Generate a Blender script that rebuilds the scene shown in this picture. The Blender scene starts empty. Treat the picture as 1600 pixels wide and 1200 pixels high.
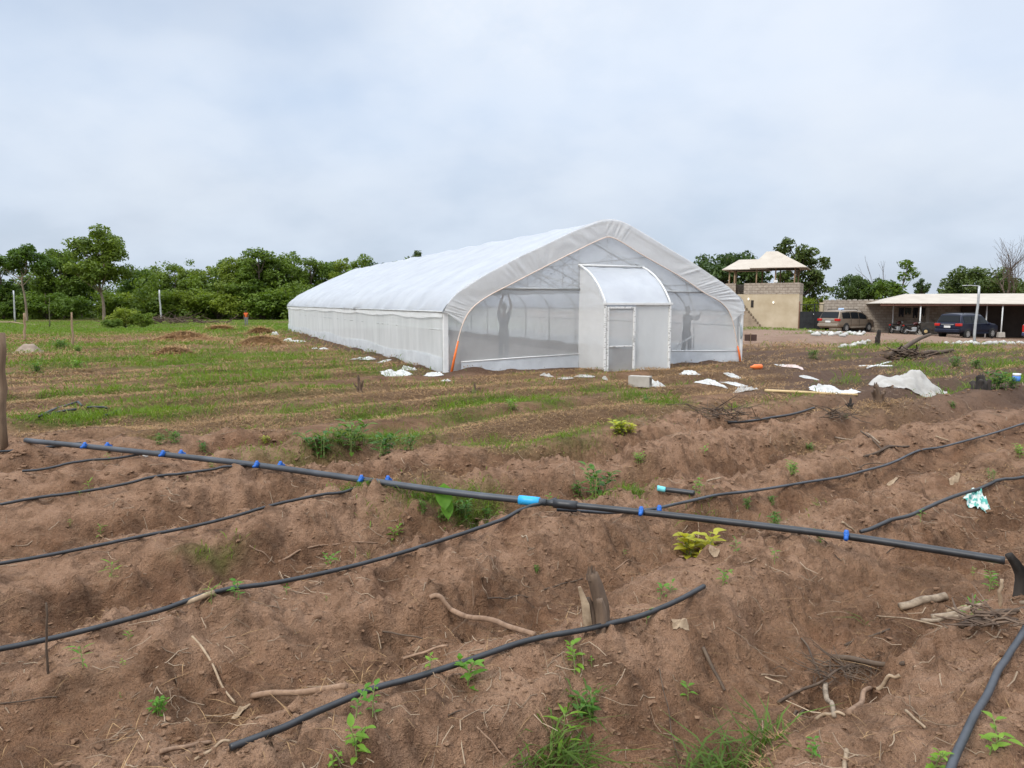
import bpy, math, random
import numpy as np
from mathutils import Vector, Matrix, Euler
R = math.radians
scn = bpy.context.scene
COL = scn.collection
rnd = random.Random(7)
RNG = np.random.default_rng(11)

# ------------------------------------------------------------------ camera
FPX, HORIZ, HC = 1114.6, 477.6, 1.65
PITCH = math.atan((600-HORIZ)/FPX)
cam = bpy.data.cameras.new('camera'); cam.sensor_width = 36; cam.lens = 36*FPX/1600
cam.clip_start = .05; cam.clip_end = 20000
camo = bpy.data.objects.new('camera', cam); COL.objects.link(camo)
camo.location = (0, 0, HC); camo.rotation_euler = (math.pi/2-PITCH, 0, 0)
scn.camera = camo

def ray(px, py):
    a = (px-800)/FPX; b = (600-py)/FPX
    return np.array([a, math.cos(PITCH)+b*math.sin(PITCH), -math.sin(PITCH)+b*math.cos(PITCH)])
def at_y(px, py, Y):            # point seen at a pixel, Y metres ahead
    d = ray(px, py); return np.array([0, 0, HC])+d*(Y/d[1])
def at_z(px, py, z):
    d = ray(px, py); return np.array([0, 0, HC])+d*((z-HC)/d[2])

# ------------------------------------------------------------------ noise
def _h(ix, iy, seed):
    n = (ix.astype(np.int64)*374761393 + iy.astype(np.int64)*668265263 + seed*1274126177) & 0xffffffff
    n = ((n ^ (n >> 13))*1274126177) & 0xffffffff
    return ((n ^ (n >> 16)) & 0xffff)/65535.0
def vnoise(x, y, seed=0):
    x = np.asarray(x, float); y = np.asarray(y, float)
    ix = np.floor(x); iy = np.floor(y); fx = x-ix; fy = y-iy
    fx = fx*fx*fx*(fx*(fx*6-15)+10); fy = fy*fy*fy*(fy*(fy*6-15)+10)
    ix = ix.astype(np.int64); iy = iy.astype(np.int64)
    a = _h(ix, iy, seed); b = _h(ix+1, iy, seed); c = _h(ix, iy+1, seed); d = _h(ix+1, iy+1, seed)
    return (a*(1-fx)+b*fx)*(1-fy)+(c*(1-fx)+d*fx)*fy
def fbm(x, y, oct=4, seed=0, gain=.5):
    s = 0; a = 1; t = 0
    for i in range(oct):
        s = s+a*vnoise(x*2**i+17.3*i, y*2**i-9.1*i, seed+i*31); t += a; a *= gain
    return s/t
def cells(x, y, seed=0):
    """rounded lumps: one dome per cell, of its own height"""
    ix = np.floor(x).astype(np.int64); iy = np.floor(y).astype(np.int64); best = np.zeros(np.shape(x))
    for i in (-1, 0, 1):
        for j in (-1, 0, 1):
            cx_ = ix+i; cy_ = iy+j; px_ = cx_+_h(cx_, cy_, seed); py_ = cy_+_h(cx_, cy_, seed+7); hh = _h(cx_, cy_, seed+13)
            d2 = (x-px_)**2+(y-py_)**2; best = np.maximum(best, hh*np.sqrt(np.clip(1-d2/(.12+.5*hh), 0, 1)))
    return best
def sst(a, b, x):
    t = np.clip((np.asarray(x, float)-a)/(b-a), 0, 1); return t*t*(3-2*t)

# ------------------------------------------------------------------ terrain
PHI = R(38); CP, SP = math.cos(PHI), math.sin(PHI)
GH_O = (-1.697, 17.622); GH_T = .425; GC, GS = math.cos(GH_T), math.sin(GH_T)
GH_W, GH_L, GH_E, GH_R = 9.44, 29.8, 1.5, 3.95
def bed_edge(x):
    return np.interp(x, [-12, -8, -5, -3, -1.5, 0, 1.5, 3, 5, 10, 14], [10, 9.2, 8.5, 7.8, 7.3, 7.6, 8.9, 10.3, 12, 15.6, 18])
def bedmask(x, y):
    w = (fbm(x*.7, y*.7, 2, 5)-.5)*2.2
    return 1-sst(-.5, 1.6, y-np.minimum(bed_edge(x), 17)+w)
HOLES = []
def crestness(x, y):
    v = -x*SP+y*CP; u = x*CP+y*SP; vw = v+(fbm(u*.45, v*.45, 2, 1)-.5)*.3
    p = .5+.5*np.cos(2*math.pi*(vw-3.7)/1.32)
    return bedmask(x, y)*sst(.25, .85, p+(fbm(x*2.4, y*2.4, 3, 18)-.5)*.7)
def H(x, y):
    x = np.asarray(x, float); y = np.asarray(y, float)
    dist = np.hypot(x, y)
    v = -x*SP+y*CP; u = x*CP+y*SP
    vw = v+(fbm(u*.45, v*.45, 2, 1)-.5)*.3
    bm = bedmask(x, y)
    p = .5+.5*np.cos(2*math.pi*(vw-3.7)/1.32)
    p = .45*p+.55*sst(.22, .72, p+(fbm(u*1.8, v*1.8, 2, 16)-.5)*.35)
    amp = .27*(.65+.7*fbm(u*.5, v*.6, 2, 2))
    near = 1-sst(35, 60, dist)
    z = bm*amp*(p-.55) + (1-bm)*near*.20*(p-.5)*fbm(u*.4, v*.4, 2, 9)
    soft = np.maximum(bm, .75*near)
    z = z + soft*((fbm(x*1.5, y*1.5, 3, 3)-.5)*.11)
    n1 = fbm(x*4.5, y*4.5, 3, 4)
    z = z + bm*((n1-.5)*.10 - .045*sst(.56, .72, fbm(x*3.1+5, y*3.1, 2, 8)))
    z = z + bm*(np.abs(fbm(x*7, y*7, 3, 6)-.5)*-.11+.018) 
    nn = bm*(1-sst(8, 14, dist))
    z = z + nn*((fbm(x*15, y*15, 3, 7, .6)-.5)*.05)
    cm = sst(.42, .62, fbm(x*1.4, y*1.4, 3, 23)); sm_ = 1-.7*sst(.5, .9, p)*sst(.35, .6, fbm(x*.9+7, y*.9, 2, 19))
    z = z + nn*sm_*cm*.036*cells(x*9+fbm(x*20, y*20, 2, 25)*.8, y*9, 24) + nn*sm_*.018*sst(.4, .6, fbm(x*2.6, y*2.6, 2, 26))*cells(x*19, y*19+fbm(x*30, y*30, 1, 28)*.6, 27)
    lg = fbm(x*1.9+4, y*1.9, 4, 29, .55); z = z + nn*(.028*sst(.470, .492, lg)+.028*sst(.565, .585, lg)-.03*sst(.40, .375, lg))
    cl = fbm(x*13+3, y*13, 2, 21)
    z = z + nn*.045*sst(.55, .66, cl)*sst(.4, .6, fbm(x*2, y*2, 2, 22))
    # large scale
    z = z - .042*np.clip(x-17, 0, 22)*sst(26, 46, y)*(1-.0*x)
    z = z - .5*sst(48, 80, dist)*sst(10, -6, x)
    z = z - .25*sst(60, 120, dist)
    # greenhouse pad
    a = (x-GH_O[0])*GC+(y-GH_O[1])*GS; b = -(x-GH_O[0])*GS+(y-GH_O[1])*GC
    dx = np.maximum(np.maximum(-a, a-GH_W), 0); dy = np.maximum(np.maximum(-b, b-GH_L), 0)
    dd = np.hypot(dx, dy); pad = 1-sst(0, 2.5, dd)
    z = z*(1-pad)+pad*(.118*np.clip(b/GH_L, 0, 1)-.02*np.clip(a/GH_W, 0, 1)+(fbm(x*2, y*2, 3, 12)-.5)*.06)
    edge = np.exp(-((dd-.22)/.2)**2)*(dd > 0)
    z = z + edge*(.12*sst(.45, .75, fbm(x*.9, y*.9, 2, 14)))
    for hx, hy, r, dep in HOLES:
        z = z - dep*np.exp(-((x-hx)**2+(y-hy)**2)/r**2)
    return z
def G(px, py):
    d = ray(px, py); o = np.array([0, 0, HC])
    t = np.concatenate([np.linspace(1.2, 14, 900), np.geomspace(14.02, 200, 1200)])
    P = o+d*t[:, None]
    k = np.argmax(P[:, 2] <= H(P[:, 0], P[:, 1]))
    if k == 0: k = len(t)-1
    q = P[k]; return np.array([q[0], q[1], float(H(q[0], q[1]))])
_q = at_z(1330, 1085, -.02); HOLES.append((_q[0], _q[1], .17, .17))
_q = at_z(800, 970, 0); HOLES.append((_q[0], _q[1], .3, .07))
_q = at_z(330, 905, 0); HOLES.append((_q[0], _q[1], .3, .06))
_q = at_z(940, 725, 0); HOLES.append((_q[0], _q[1], .45, .12))

# ------------------------------------------------------------------ node helpers
class NT:
    def __init__(s, name):
        s.m = bpy.data.materials.new(name); s.m.use_nodes = True
        s.t = s.m.node_tree; s.t.nodes.clear()
        s.out = s.n('ShaderNodeOutputMaterial')
    def n(s, kind, **kw):
        k = s.t.nodes.new(kind)
        for a, b in kw.items():
            if a.startswith('i_'):
                key = a[2:]; key = int(key) if key.isdigit() else key.replace('_', ' ')
                k.inputs[key].default_value = b
            else: setattr(k, a, b)
        return k
    def l(s, a, b): s.t.links.new(a, b)
    def noise(s, vec, scale, detail=4, rough=.6):
        k = s.n('ShaderNodeTexNoise', i_Scale=scale, i_Detail=detail, i_Roughness=rough)
        if vec is not None: s.l(vec, k.inputs['Vector'])
        return k.outputs['Fac']
    def mixc(s, fac, a, b):
        k = s.n('ShaderNodeMix', data_type='RGBA')
        for sock, val in ((k.inputs[0], fac), (k.inputs[6], a), (k.inputs[7], b)):
            if isinstance(val, (int, float)): sock.default_value = val
            elif isinstance(val, tuple): sock.default_value = (*val[:3], 1)
            else: s.l(val, sock)
        return k.outputs[2]
    def rng(s, v, a, b, c=0, d=1):
        k = s.n('ShaderNodeMapRange', i_1=a, i_2=b, i_3=c, i_4=d); s.l(v, k.inputs[0]); return k.outputs[0]
    def math(s, op, a, b=0.0):
        k = s.n('ShaderNodeMath', operation=op)
        for i, val in enumerate((a, b)):
            if isinstance(val, (int, float)): k.inputs[i].default_value = val
            else: s.l(val, k.inputs[i])
        return k.outputs[0]
    def bump(s, h, strength=.4, dist=.02):
        k = s.n('ShaderNodeBump', i_Strength=strength, i_Distance=dist); s.l(h, k.inputs['Height']); return k.outputs[0]

def mat(name, c1, c2=None, scale=6, rough=.8, bump=0, bscale=40, bdist=.01, metallic=0, island=False, obj=0, stretch=None, spec=.3, lo=.3, hi=.7):
    t = NT(name); b = t.n('ShaderNodeBsdfPrincipled', i_Roughness=rough, i_Metallic=metallic)
    b.inputs['Specular IOR Level'].default_value = spec
    tc = t.n('ShaderNodeTexCoord').outputs['Object']
    if stretch:
        mp = t.n('ShaderNodeMapping'); mp.inputs['Scale'].default_value = stretch; t.l(tc, mp.inputs[0]); tc = mp.outputs[0]
    col = None
    if c2:
        f = t.rng(t.noise(tc, scale), lo, hi)
        if island:
            g = t.n('ShaderNodeNewGeometry').outputs['Random Per Island']
            f = t.math('MULTIPLY_ADD', g, .6); 
            k = f.node; k.inputs[1].default_value = .6; k.inputs[2].default_value = 0
            nz = t.math('MULTIPLY', t.rng(t.noise(tc, scale), .3, .7), .4); t.l(nz, k.inputs[2])
        col = t.mixc(f, c1, c2)
    if obj:
        oi = t.n('ShaderNodeObjectInfo').outputs['Random']
        hs = t.n('ShaderNodeHueSaturation'); v = t.rng(oi, 0, 1, 1-obj, 1+obj); t.l(v, hs.inputs['Value'])
        t.l(t.rng(oi, 0, 1, .5-.03*obj*4, .5+.02*obj*4), hs.inputs['Hue'])
        if col is not None: t.l(col, hs.inputs['Color'])
        else: hs.inputs['Color'].default_value = (*c1, 1)
        col = hs.outputs[0]
    if col is not None: t.l(col, b.inputs['Base Color'])
    else: b.inputs['Base Color'].default_value = (*c1, 1)
    if bump:
        t.l(t.bump(t.noise(tc, bscale, 5), bump, bdist), b.inputs['Normal'])
    t.l(b.outputs[0], t.out.inputs[0]); t.bsdf = b
    return t.m

def leafmat(name, c1, c2, scale=.6, transl=.35, obj=.12, rough=.5):
    t = NT(name)
    tc = t.n('ShaderNodeTexCoord').outputs['Object']
    g = t.n('ShaderNodeNewGeometry').outputs['Random Per Island']
    nz = t.rng(t.noise(tc, scale, 2), .3, .7)
    f = t.math('ADD', t.math('MULTIPLY', g, .5), t.math('MULTIPLY', nz, .5))
    col = t.mixc(f, c1, c2)
    if obj:
        oi = t.n('ShaderNodeObjectInfo').outputs['Random']
        hs = t.n('ShaderNodeHueSaturation'); t.l(t.rng(oi, 0, 1, 1-obj, 1+obj), hs.inputs['Value']); t.l(t.rng(oi, 0, 1, .515, .48), hs.inputs['Hue'])
        t.l(col, hs.inputs['Color']); col = hs.outputs[0]
    d = t.n('ShaderNodeBsdfPrincipled', i_Roughness=rough); d.inputs['Specular IOR Level'].default_value = .25; t.l(col, d.inputs['Base Color'])
    tr = t.n('ShaderNodeBsdfTranslucent'); 
    hs2 = t.n('ShaderNodeHueSaturation', i_Value=1.3, i_Saturation=1.05); t.l(col, hs2.inputs['Color']); t.l(hs2.outputs[0], tr.inputs[0])
    mx = t.n('ShaderNodeMixShader', i_0=transl); t.l(d.outputs[0], mx.inputs[1]); t.l(tr.outputs[0], mx.inputs[2])
    t.l(mx.outputs[0], t.out.inputs[0]); return t.m

def filmmat(name, c1, c2, opacity, transl=.5, scale=3, rough=.45, var=.08, stretch=None, bump=.0, bscale=6):
    t = NT(name); tc = t.n('ShaderNodeTexCoord').outputs['Object']
    if stretch:
        mp = t.n('ShaderNodeMapping'); mp.inputs['Scale'].default_value = stretch; t.l(tc, mp.inputs[0]); tc = mp.outputs[0]
    nz = t.rng(t.noise(tc, scale, 4), .3, .7); col = t.mixc(nz, c1, c2)
    d = t.n('ShaderNodeBsdfPrincipled', i_Roughness=rough); t.l(col, d.inputs['Base Color'])
    tr = t.n('ShaderNodeBsdfTranslucent'); t.l(col, tr.inputs[0])
    mx = t.n('ShaderNodeMixShader', i_0=transl); t.l(d.outputs[0], mx.inputs[1]); t.l(tr.outputs[0], mx.inputs[2])
    if bump:
        nb = t.bump(t.noise(tc, bscale, 4), bump, .03); t.l(nb, d.inputs['Normal']); t.l(nb, tr.inputs['Normal'])
    tp = t.n('ShaderNodeBsdfTransparent'); m2 = t.n('ShaderNodeMixShader')
    t.l(t.rng(nz, 0, 1, opacity-var, opacity+var), m2.inputs[0]); t.l(tp.outputs[0], m2.inputs[1]); t.l(mx.outputs[0], m2.inputs[2])
    t.l(m2.outputs[0], t.out.inputs[0]); return t.m

def blockmat(name, c1, c2, mortar, bw=.45, bh=.225, ms=.03):
    t = NT(name); b = t.n('ShaderNodeBsdfPrincipled', i_Roughness=.95); b.inputs['Specular IOR Level'].default_value = .1
    tc = t.n('ShaderNodeTexCoord').outputs['Object']
    sp = t.n('ShaderNodeSeparateXYZ'); t.l(tc, sp.inputs[0]); cb = t.n('ShaderNodeCombineXYZ')
    t.l(t.math('ADD', sp.outputs[0], sp.outputs[1]), cb.inputs[0]); t.l(sp.outputs[2], cb.inputs[1])
    br = t.n('ShaderNodeTexBrick'); t.l(cb.outputs[0], br.inputs['Vector'])
    for k, v in (('Color1', c1), ('Color2', c2), ('Mortar', mortar)): br.inputs[k].default_value = (*v, 1)
    for k, v in (('Scale', 1), ('Mortar Size', ms), ('Brick Width', bw), ('Row Height', bh), ('Mortar Smooth', .3)): br.inputs[k].default_value = v
    col = t.mixc(t.rng(t.noise(tc, 2.2, 5), .35, .7, 0, .55), br.outputs[0], (.16, .125, .1))
    t.l(col, b.inputs['Base Color'])
    h = t.math('ADD', t.math('MULTIPLY', br.outputs['Fac'], -1.0), t.math('MULTIPLY', t.noise(tc, 30, 4), .4))
    t.l(t.bump(h, .7, .03), b.inputs['Normal']); t.l(b.outputs[0], t.out.inputs[0]); return t.m

# ------------------------------------------------------------------ mesh helpers
class MB:
    def __init__(s): s.V = []; s.F = []; s.n = 0
    def add(s, V, F):
        V = np.asarray(V, float).reshape(-1, 3); s.V.append(V); s.F += [tuple(int(i)+s.n for i in f) for f in F]; s.n += len(V); return s
    def box(s, c, size, rz=0, M=None, taper=1.0):
        sx, sy, sz = [k/2 for k in size]
        P = np.array([(-sx, -sy, -sz), (sx, -sy, -sz), (sx, sy, -sz), (-sx, sy, -sz), (-sx*taper, -sy*taper, sz), (sx*taper, -sy*taper, sz), (sx*taper, sy*taper, sz), (-sx*taper, sy*taper, sz)])
        if M is not None: P = P@np.array(M).T
        elif rz: P = P@np.array(Matrix.Rotation(rz, 3, 'Z')).T
        return s.add(P+np.asarray(c), [(0, 3, 2, 1), (4, 5, 6, 7), (0, 1, 5, 4), (1, 2, 6, 5), (2, 3, 7, 6), (3, 0, 4, 7)])
    def tube(s, pts, r, n=8, cap=True, jit=0, seed=0, flat=1.0):
        P = np.asarray(pts, float); k = len(P); r = np.broadcast_to(np.asarray(r, float), (k,))
        T = np.gradient(P, axis=0); T /= np.linalg.norm(T, axis=1)[:, None]+1e-12
        up = np.array([0, 0, 1.]) if abs(T[0][2]) < .9 else np.array([1., 0, 0])
        V = []; g = np.random.default_rng(seed); gj = g.random(n)*.75
        A = np.cross(T[0], up); A /= np.linalg.norm(A)
        for i in range(k):
            A = A-T[i]*(A@T[i]); A /= np.linalg.norm(A)+1e-12; B = np.cross(T[i], A)
            for j in range(n):
                a = 2*math.pi*j/n; rr = r[i]*(1+2*jit*(gj[j]+.25*g.random()-.5))
                V.append(P[i]+A*math.cos(a)*rr+B*math.sin(a)*rr*flat)
        F = [(i*n+j, i*n+(j+1) % n, (i+1)*n+(j+1) % n, (i+1)*n+j) for i in range(k-1) for j in range(n)]
        if cap: F += [tuple(range(n-1, -1, -1)), tuple(range((k-1)*n, k*n))]
        return s.add(V, F)
    def lathe(s, prof, n=16, axis='Z', c=(0, 0, 0)):
        V = []
        for r, h in prof:
            for j in range(n):
                a = 2*math.pi*j/n; x, y = r*math.cos(a), r*math.sin(a)
                V.append((x, y, h) if axis == 'Z' else ((x, h, y) if axis == 'Y' else (h, x, y)))
        k = len(prof); F = [(i*n+j, i*n+(j+1) % n, (i+1)*n+(j+1) % n, (i+1)*n+j) for i in range(k-1) for j in range(n)]
        F += [tuple(range(n-1, -1, -1)), tuple(range((k-1)*n, k*n))]
        return s.add(np.array(V)+np.asarray(c), F)
    def grid(s, P):           # P: (m,n,3)
        m, n = P.shape[:2]
        return s.add(P.reshape(-1, 3), [(i*n+j, i*n+j+1, (i+1)*n+j+1, (i+1)*n+j) for i in range(m-1) for j in range(n-1)])
    def prism(s, poly, y0, y1, plane='XZ'):
        n = len(poly); V = [(a, y0, b) for a, b in poly]+[(a, y1, b) for a, b in poly]
        if plane == 'XY': V = [(a, b, y0) for a, b in poly]+[(a, b, y1) for a, b in poly]
        F = [tuple(range(n)), tuple(range(2*n-1, n-1, -1))]+[(i, i+n, (i+1) % n+n, (i+1) % n) for i in range(n)]
        return s.add(V, F)
    def build(s, name, m, parent=None, smooth=False, loc=None, rz=0, fix=True):
        me = bpy.data.meshes.new(name)
        me.from_pydata([tuple(v) for v in np.concatenate(s.V)], [], s.F)
        if smooth: me.polygons.foreach_set('use_smooth', [True]*len(me.polygons))
        me.materials.append(m); me.update()
        return link(name, me, parent, loc, rz)
def link(name, me, parent=None, loc=None, rz=0):
    o = bpy.data.objects.new(name, me); COL.objects.link(o)
    if parent is not None: o.parent = parent
    if loc is not None: o.location = tuple(float(k) for k in loc)
    o.rotation_euler = (0, 0, rz)
    return o
def bevel(o, w=.01, seg=2):
    b = o.modifiers.new('bevel', 'BEVEL'); b.width = w; b.segments = seg; b.limit_method = 'ANGLE'; return o
def quads_obj(name, V, m, parent=None, k=4):   # V: (n*k,3) loose polygons with k corners
    V = np.asarray(V, np.float32).reshape(-1, 3); nv = len(V); nf = nv//k
    me = bpy.data.meshes.new(name); me.vertices.add(nv); me.vertices.foreach_set('co', V.ravel())
    me.loops.add(nv); me.loops.foreach_set('vertex_index', np.arange(nv, dtype=np.int32))
    me.polygons.add(nf); me.polygons.foreach_set('loop_start', np.arange(0, nv, k, dtype=np.int32))
    me.materials.append(m); me.update(calc_edges=True); me.validate()
    return link(name, me, parent)
def tag(o, label=None, cat=None, group=None, kind=None):
    if label: o['label'] = label
    if cat: o['category'] = cat
    if group: o['group'] = group
    if kind: o['kind'] = kind
    return o
def thing(name, label, cat, loc=(0, 0, 0), rz=0, group=None):
    o = bpy.data.objects.new(name, None); COL.objects.link(o); o.empty_display_size = .2
    o.location = tuple(float(k) for k in loc); o.rotation_euler = (0, 0, rz)
    return tag(o, label, cat, group)
def copy_tree(o, parent=None):
    c = o.copy(); COL.objects.link(c)
    if parent is not None: c.parent = parent
    for ch in list(o.children): copy_tree(ch, c)
    return c
def spline(P, n):
    P = np.asarray(P, float)
    if len(P) < 3:
        t = np.linspace(0, 1, n)[:, None]; return P[0]*(1-t)+P[-1]*t
    d = np.r_[0, np.cumsum(np.linalg.norm(np.diff(P, axis=0), axis=1)**.5)]
    out = []
    for t in np.linspace(0, d[-1], n):
        i = min(max(np.searchsorted(d, t)-1, 0), len(P)-2)
        p0 = P[max(i-1, 0)]; p1 = P[i]; p2 = P[i+1]; p3 = P[min(i+2, len(P)-1)]
        f = (t-d[i])/(d[i+1]-d[i])
        m1 = (p2-p0)*.5; m2 = (p3-p1)*.5
        out.append((2*f**3-3*f**2+1)*p1+(f**3-2*f**2+f)*m1+(-2*f**3+3*f**2)*p2+(f**3-f**2)*m2)
    return np.array(out)
# ------------------------------------------------------------------ sky and sun
SUN_EL, SUN_AZ = R(42), R(224)        # azimuth clockwise from +Y: ahead and to the left
W = bpy.data.worlds.new('World'); scn.world = W; W.use_nodes = True
wt = W.node_tree; wt.nodes.clear()
class WN(NT):
    def __init__(s, t): s.t = t
w = WN(wt)
sky = w.n('ShaderNodeTexSky'); sky.sky_type = 'NISHITA'; sky.sun_disc = False
sky.sun_elevation = SUN_EL; sky.sun_rotation = SUN_AZ; sky.air_density = 1.0; sky.dust_density = 1.5
dirv = w.n('ShaderNodeTexCoord').outputs['Generated']
sp = w.n('ShaderNodeSeparateXYZ'); w.l(dirv, sp.inputs[0])
zc = w.math('MAXIMUM', sp.outputs[2], 0.0)
den = w.math('ADD', zc, .42)
cx = w.n('ShaderNodeCombineXYZ'); w.l(w.math('DIVIDE', sp.outputs[0], den), cx.inputs[0]); w.l(w.math('DIVIDE', sp.outputs[1], den), cx.inputs[1])
big = w.noise(cx.outputs[0], 1.5, 3, .5)
mid = w.noise(cx.outputs[0], 3.4, 5, .5)
fine = w.noise(cx.outputs[0], 60, 2, .4)
# light and dark parts of the cloud deck
lt = w.rng(w.math('ADD', w.math('MULTIPLY', big, .65), w.math('MULTIPLY', mid, .35)), .36, .66)
cloud = w.mixc(lt, (5.35, 6.3, 7.75), (6.75, 7.2, 7.85))
high = w.rng(zc, .18, .5)
rip = w.math('MULTIPLY', w.rng(fine, .42, .68), w.math('MULTIPLY', high, w.rng(big, .45, .6)))
cloud = w.mixc(w.math('MULTIPLY', rip, .3), cloud, (7.2, 7.4, 7.9))
# warmer brighter deck to the right and overhead
side = w.math('MULTIPLY', w.rng(sp.outputs[0], -.1, .6), w.rng(zc, .1, .45))
cloud = w.mixc(w.math('MULTIPLY', side, .7), cloud, (7.1, 7.35, 7.9))
# greyer band low over the land
low = w.rng(zc, .02, .27, 1, 0)
lowc = w.mixc(w.rng(mid, .35, .65), (4.1, 4.75, 5.65), (4.95, 5.7, 6.65))
cloud = w.mixc(w.math('MULTIPLY', low, .9), cloud, lowc)
lows = w.math('MULTIPLY', w.rng(zc, .0, .07, 1, 0), w.rng(sp.outputs[0], -.1, .5, .2, .9))
cloud = w.mixc(w.math('MULTIPLY', lows, .5), cloud, (4.6, 4.95, 5.5))
cov = w.rng(w.math('ADD', mid, w.math('MULTIPLY', big, .6)), .55, .8, .9, 1.0)
gap = w.math('MULTIPLY', w.rng(sp.outputs[0], .1, -.35, .0, .3), w.math('MULTIPLY', w.rng(zc, .18, .36), w.rng(big, .6, .45)))
cov = w.math('SUBTRACT', cov, gap)
# the deck is brightest overhead, above the top of the picture
zen = w.rng(zc, .40, .85, 1.0, 3.0)
vm = w.n('ShaderNodeVectorMath', operation='SCALE'); w.l(cloud, vm.inputs[0]); w.l(zen, vm.inputs['Scale']); cloud = vm.outputs[0]
col = w.mixc(cov, sky.outputs[0], cloud)
bg = w.n('ShaderNodeBackground', i_Strength=.1); w.l(col, bg.inputs[0])
wo = w.n('ShaderNodeOutputWorld'); w.l(bg.outputs[0], wo.inputs[0])
sl = bpy.data.lights.new('sun', 'SUN'); sl.energy = 1.8; sl.angle = R(14); sl.color = (1, .95, .87)
so = bpy.data.objects.new('sun', sl); COL.objects.link(so)
sd = Vector((math.sin(SUN_AZ)*math.cos(SUN_EL), math.cos(SUN_AZ)*math.cos(SUN_EL), math.sin(SUN_EL)))
so.rotation_euler = sd.to_track_quat('Z', 'Y').to_euler(); so.location = (0, 0, 60)
scn.view_settings.view_transform = 'Standard'; scn.view_settings.look = 'None'
scn.view_settings.exposure = .36; scn.view_settings.gamma = 1
cy = scn.cycles; cy.max_bounces = 8; cy.transparent_max_bounces = 24; cy.diffuse_bounces = 4; cy.transmission_bounces = 6

# ------------------------------------------------------------------ where things grow
GREEN = []   # x, y, radius along beds, across, strength
def patch(lst, px, py, ru, rv, s=1.0):
    p = at_z(px, py, 0); lst.append((p[0], p[1], ru, rv, s))
for a in [(130, 567, 5, 1.0, .8), (330, 566, 4.5, 1.0, .8), (230, 543, 6, 1.0, .6), (60, 545, 5, 1.2, .6), (440, 577, 3, .6, .8), (400, 617, 2.6, .5), (180, 612, 3, .4), (500, 590, 2, .6), (330, 590, 2, .5, .6),
          (130, 655, 1.6, .6), (60, 662, 1.2, .5), (240, 652, .8, .35, .7), (545, 697, .75, .33, 1.3), (480, 712, .5, .25, 1.1), (620, 690, .6, .3, .7), (560, 650, 1, .4, .7), (480, 640, .8, .3, .7),
          (790, 628, 1.3, .45, 1.2), (720, 640, 1.0, .3, .8), (850, 636, .6, .25, .8), (690, 605, .8, .3, .5), (800, 655, 1.2, .3, .6), (700, 660, 1, .3, .6), (745, 690, .8, .25, .6), (930, 610, .7, .3, .6), (1000, 620, .6, .25, .9), (1045, 632, .6, .3, .9), (850, 600, 1, .3, .4),
          (950, 768, .3, .17, .9), (985, 790, .25, .1, .9), (690, 800, .38, .13, 1.0), (740, 790, .25, .1, .8), (560, 800, .2, .1, .7), (530, 780, .3, .1, .7), (560, 890, .22, .06, .7),
          (1400, 543, 2.6, 1.1, 1.0), (1500, 545, 2.6, 1.1, .6), (1340, 548, 1.2, .6, .6), (1560, 552, 2, 1.0, .35), (1560, 600, 1.0, .5, 1.0), (1500, 608, 1, .35, .6), (1420, 572, 1.0, .5, .6), (1470, 582, 1.4, .5, .6), (1580, 572, 1.2, .6, .7), (1180, 640, .8, .22, .7), (1130, 650, .5, .2, .6), (1250, 632, .8, .3, .5), (1330, 560, .8, .5, .5), (1320, 600, .7, .2, .4),
          (1290, 520, 4, .7, .5), (1220, 513, 5, 1.0, 1.0), (1175, 512, 3, .8, .9), (200, 965, .16, .08, .55), (330, 880, .16, .05, .6), (370, 935, .18, .05, .8), (1270, 830, .12, .05, .5), (1100, 800, .25, .1, .5), (1180, 800, .2, .1, .4)]:
    patch(GREEN, *a)
TALL = []     # clumps of long fresh grass close to the camera
for a in [(1130, 1192, .2, .06, 1.3), (1050, 1200, .15, .05, 1.1), (890, 1165, .1, .07, 1.4), (910, 1120, .06, .05, 1.2), (1190, 1165, .1, .05, .8), (850, 1195, .1, .05, 1.0), (1360, 950, .04, .03, .9), (545, 705, .34, .13, 1.1), (490, 716, .2, .09, .9), (600, 700, .25, .1, .8), (650, 690, .2, .08, .6), (700, 806, .2, .06, .9), (745, 800, .12, .05, .7), (640, 806, .12, .05, .5), (985, 790, .16, .05, .7), (935, 775, .12, .06, .7)]:
    patch(TALL, *a)
DRY = []
for a in [(655, 785, .4, .16, 1.4), (1300, 655, .7, .25, 1.2), (1380, 645, 1.0, .3, 1.0), (1330, 690, .7, .22, 1.0), (545, 1045, .12, .07, 1.3), (470, 1105, .16, .06, .9), (200, 975, .2, .09, .9), (1560, 715, .6, .25, .6), (1540, 770, .5, .2, .5), (1440, 655, .8, .25, .9), (1250, 690, .5, .15, .8), (1180, 625, 1.2, .3, .9), (1080, 640, .8, .3, .7),
          (900, 590, 2.0, .5, .9), (860, 615, 1.4, .4, .8), (640, 600, 2.0, .5, .8), (560, 575, 3, .7, .7), (960, 655, 1.2, .35, .7), (1020, 745, .3, .1, .7), (1000, 735, .4, .1, .6), (170, 594, 7, .7, 1.4), (350, 600, 4, .5, 1.2), (250, 636, 4, .5, 1.0), (100, 630, 3, .35, 1.0), (420, 560, 3, .6, .8), (300, 640, 2.6, .5, .8), (430, 660, 1.6, .35, .8), (380, 530, 5, 1.5, .6), (240, 525, 5, 1.2, .5), (1170, 1190, .18, .06, .8), (590, 640, 1.2, .3, .6)]:
    patch(DRY, *a)
def psum(lst, x, y):
    s = 0
    u = x*CP+y*SP; v = -x*SP+y*CP
    for (a, b, ru, rv, st) in lst:
        u0 = a*CP+b*SP; v0 = -a*SP+b*CP
        s = s + st*np.exp(-(((u-u0)/ru)**2+((v-v0)/rv)**2))
    return s
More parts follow.
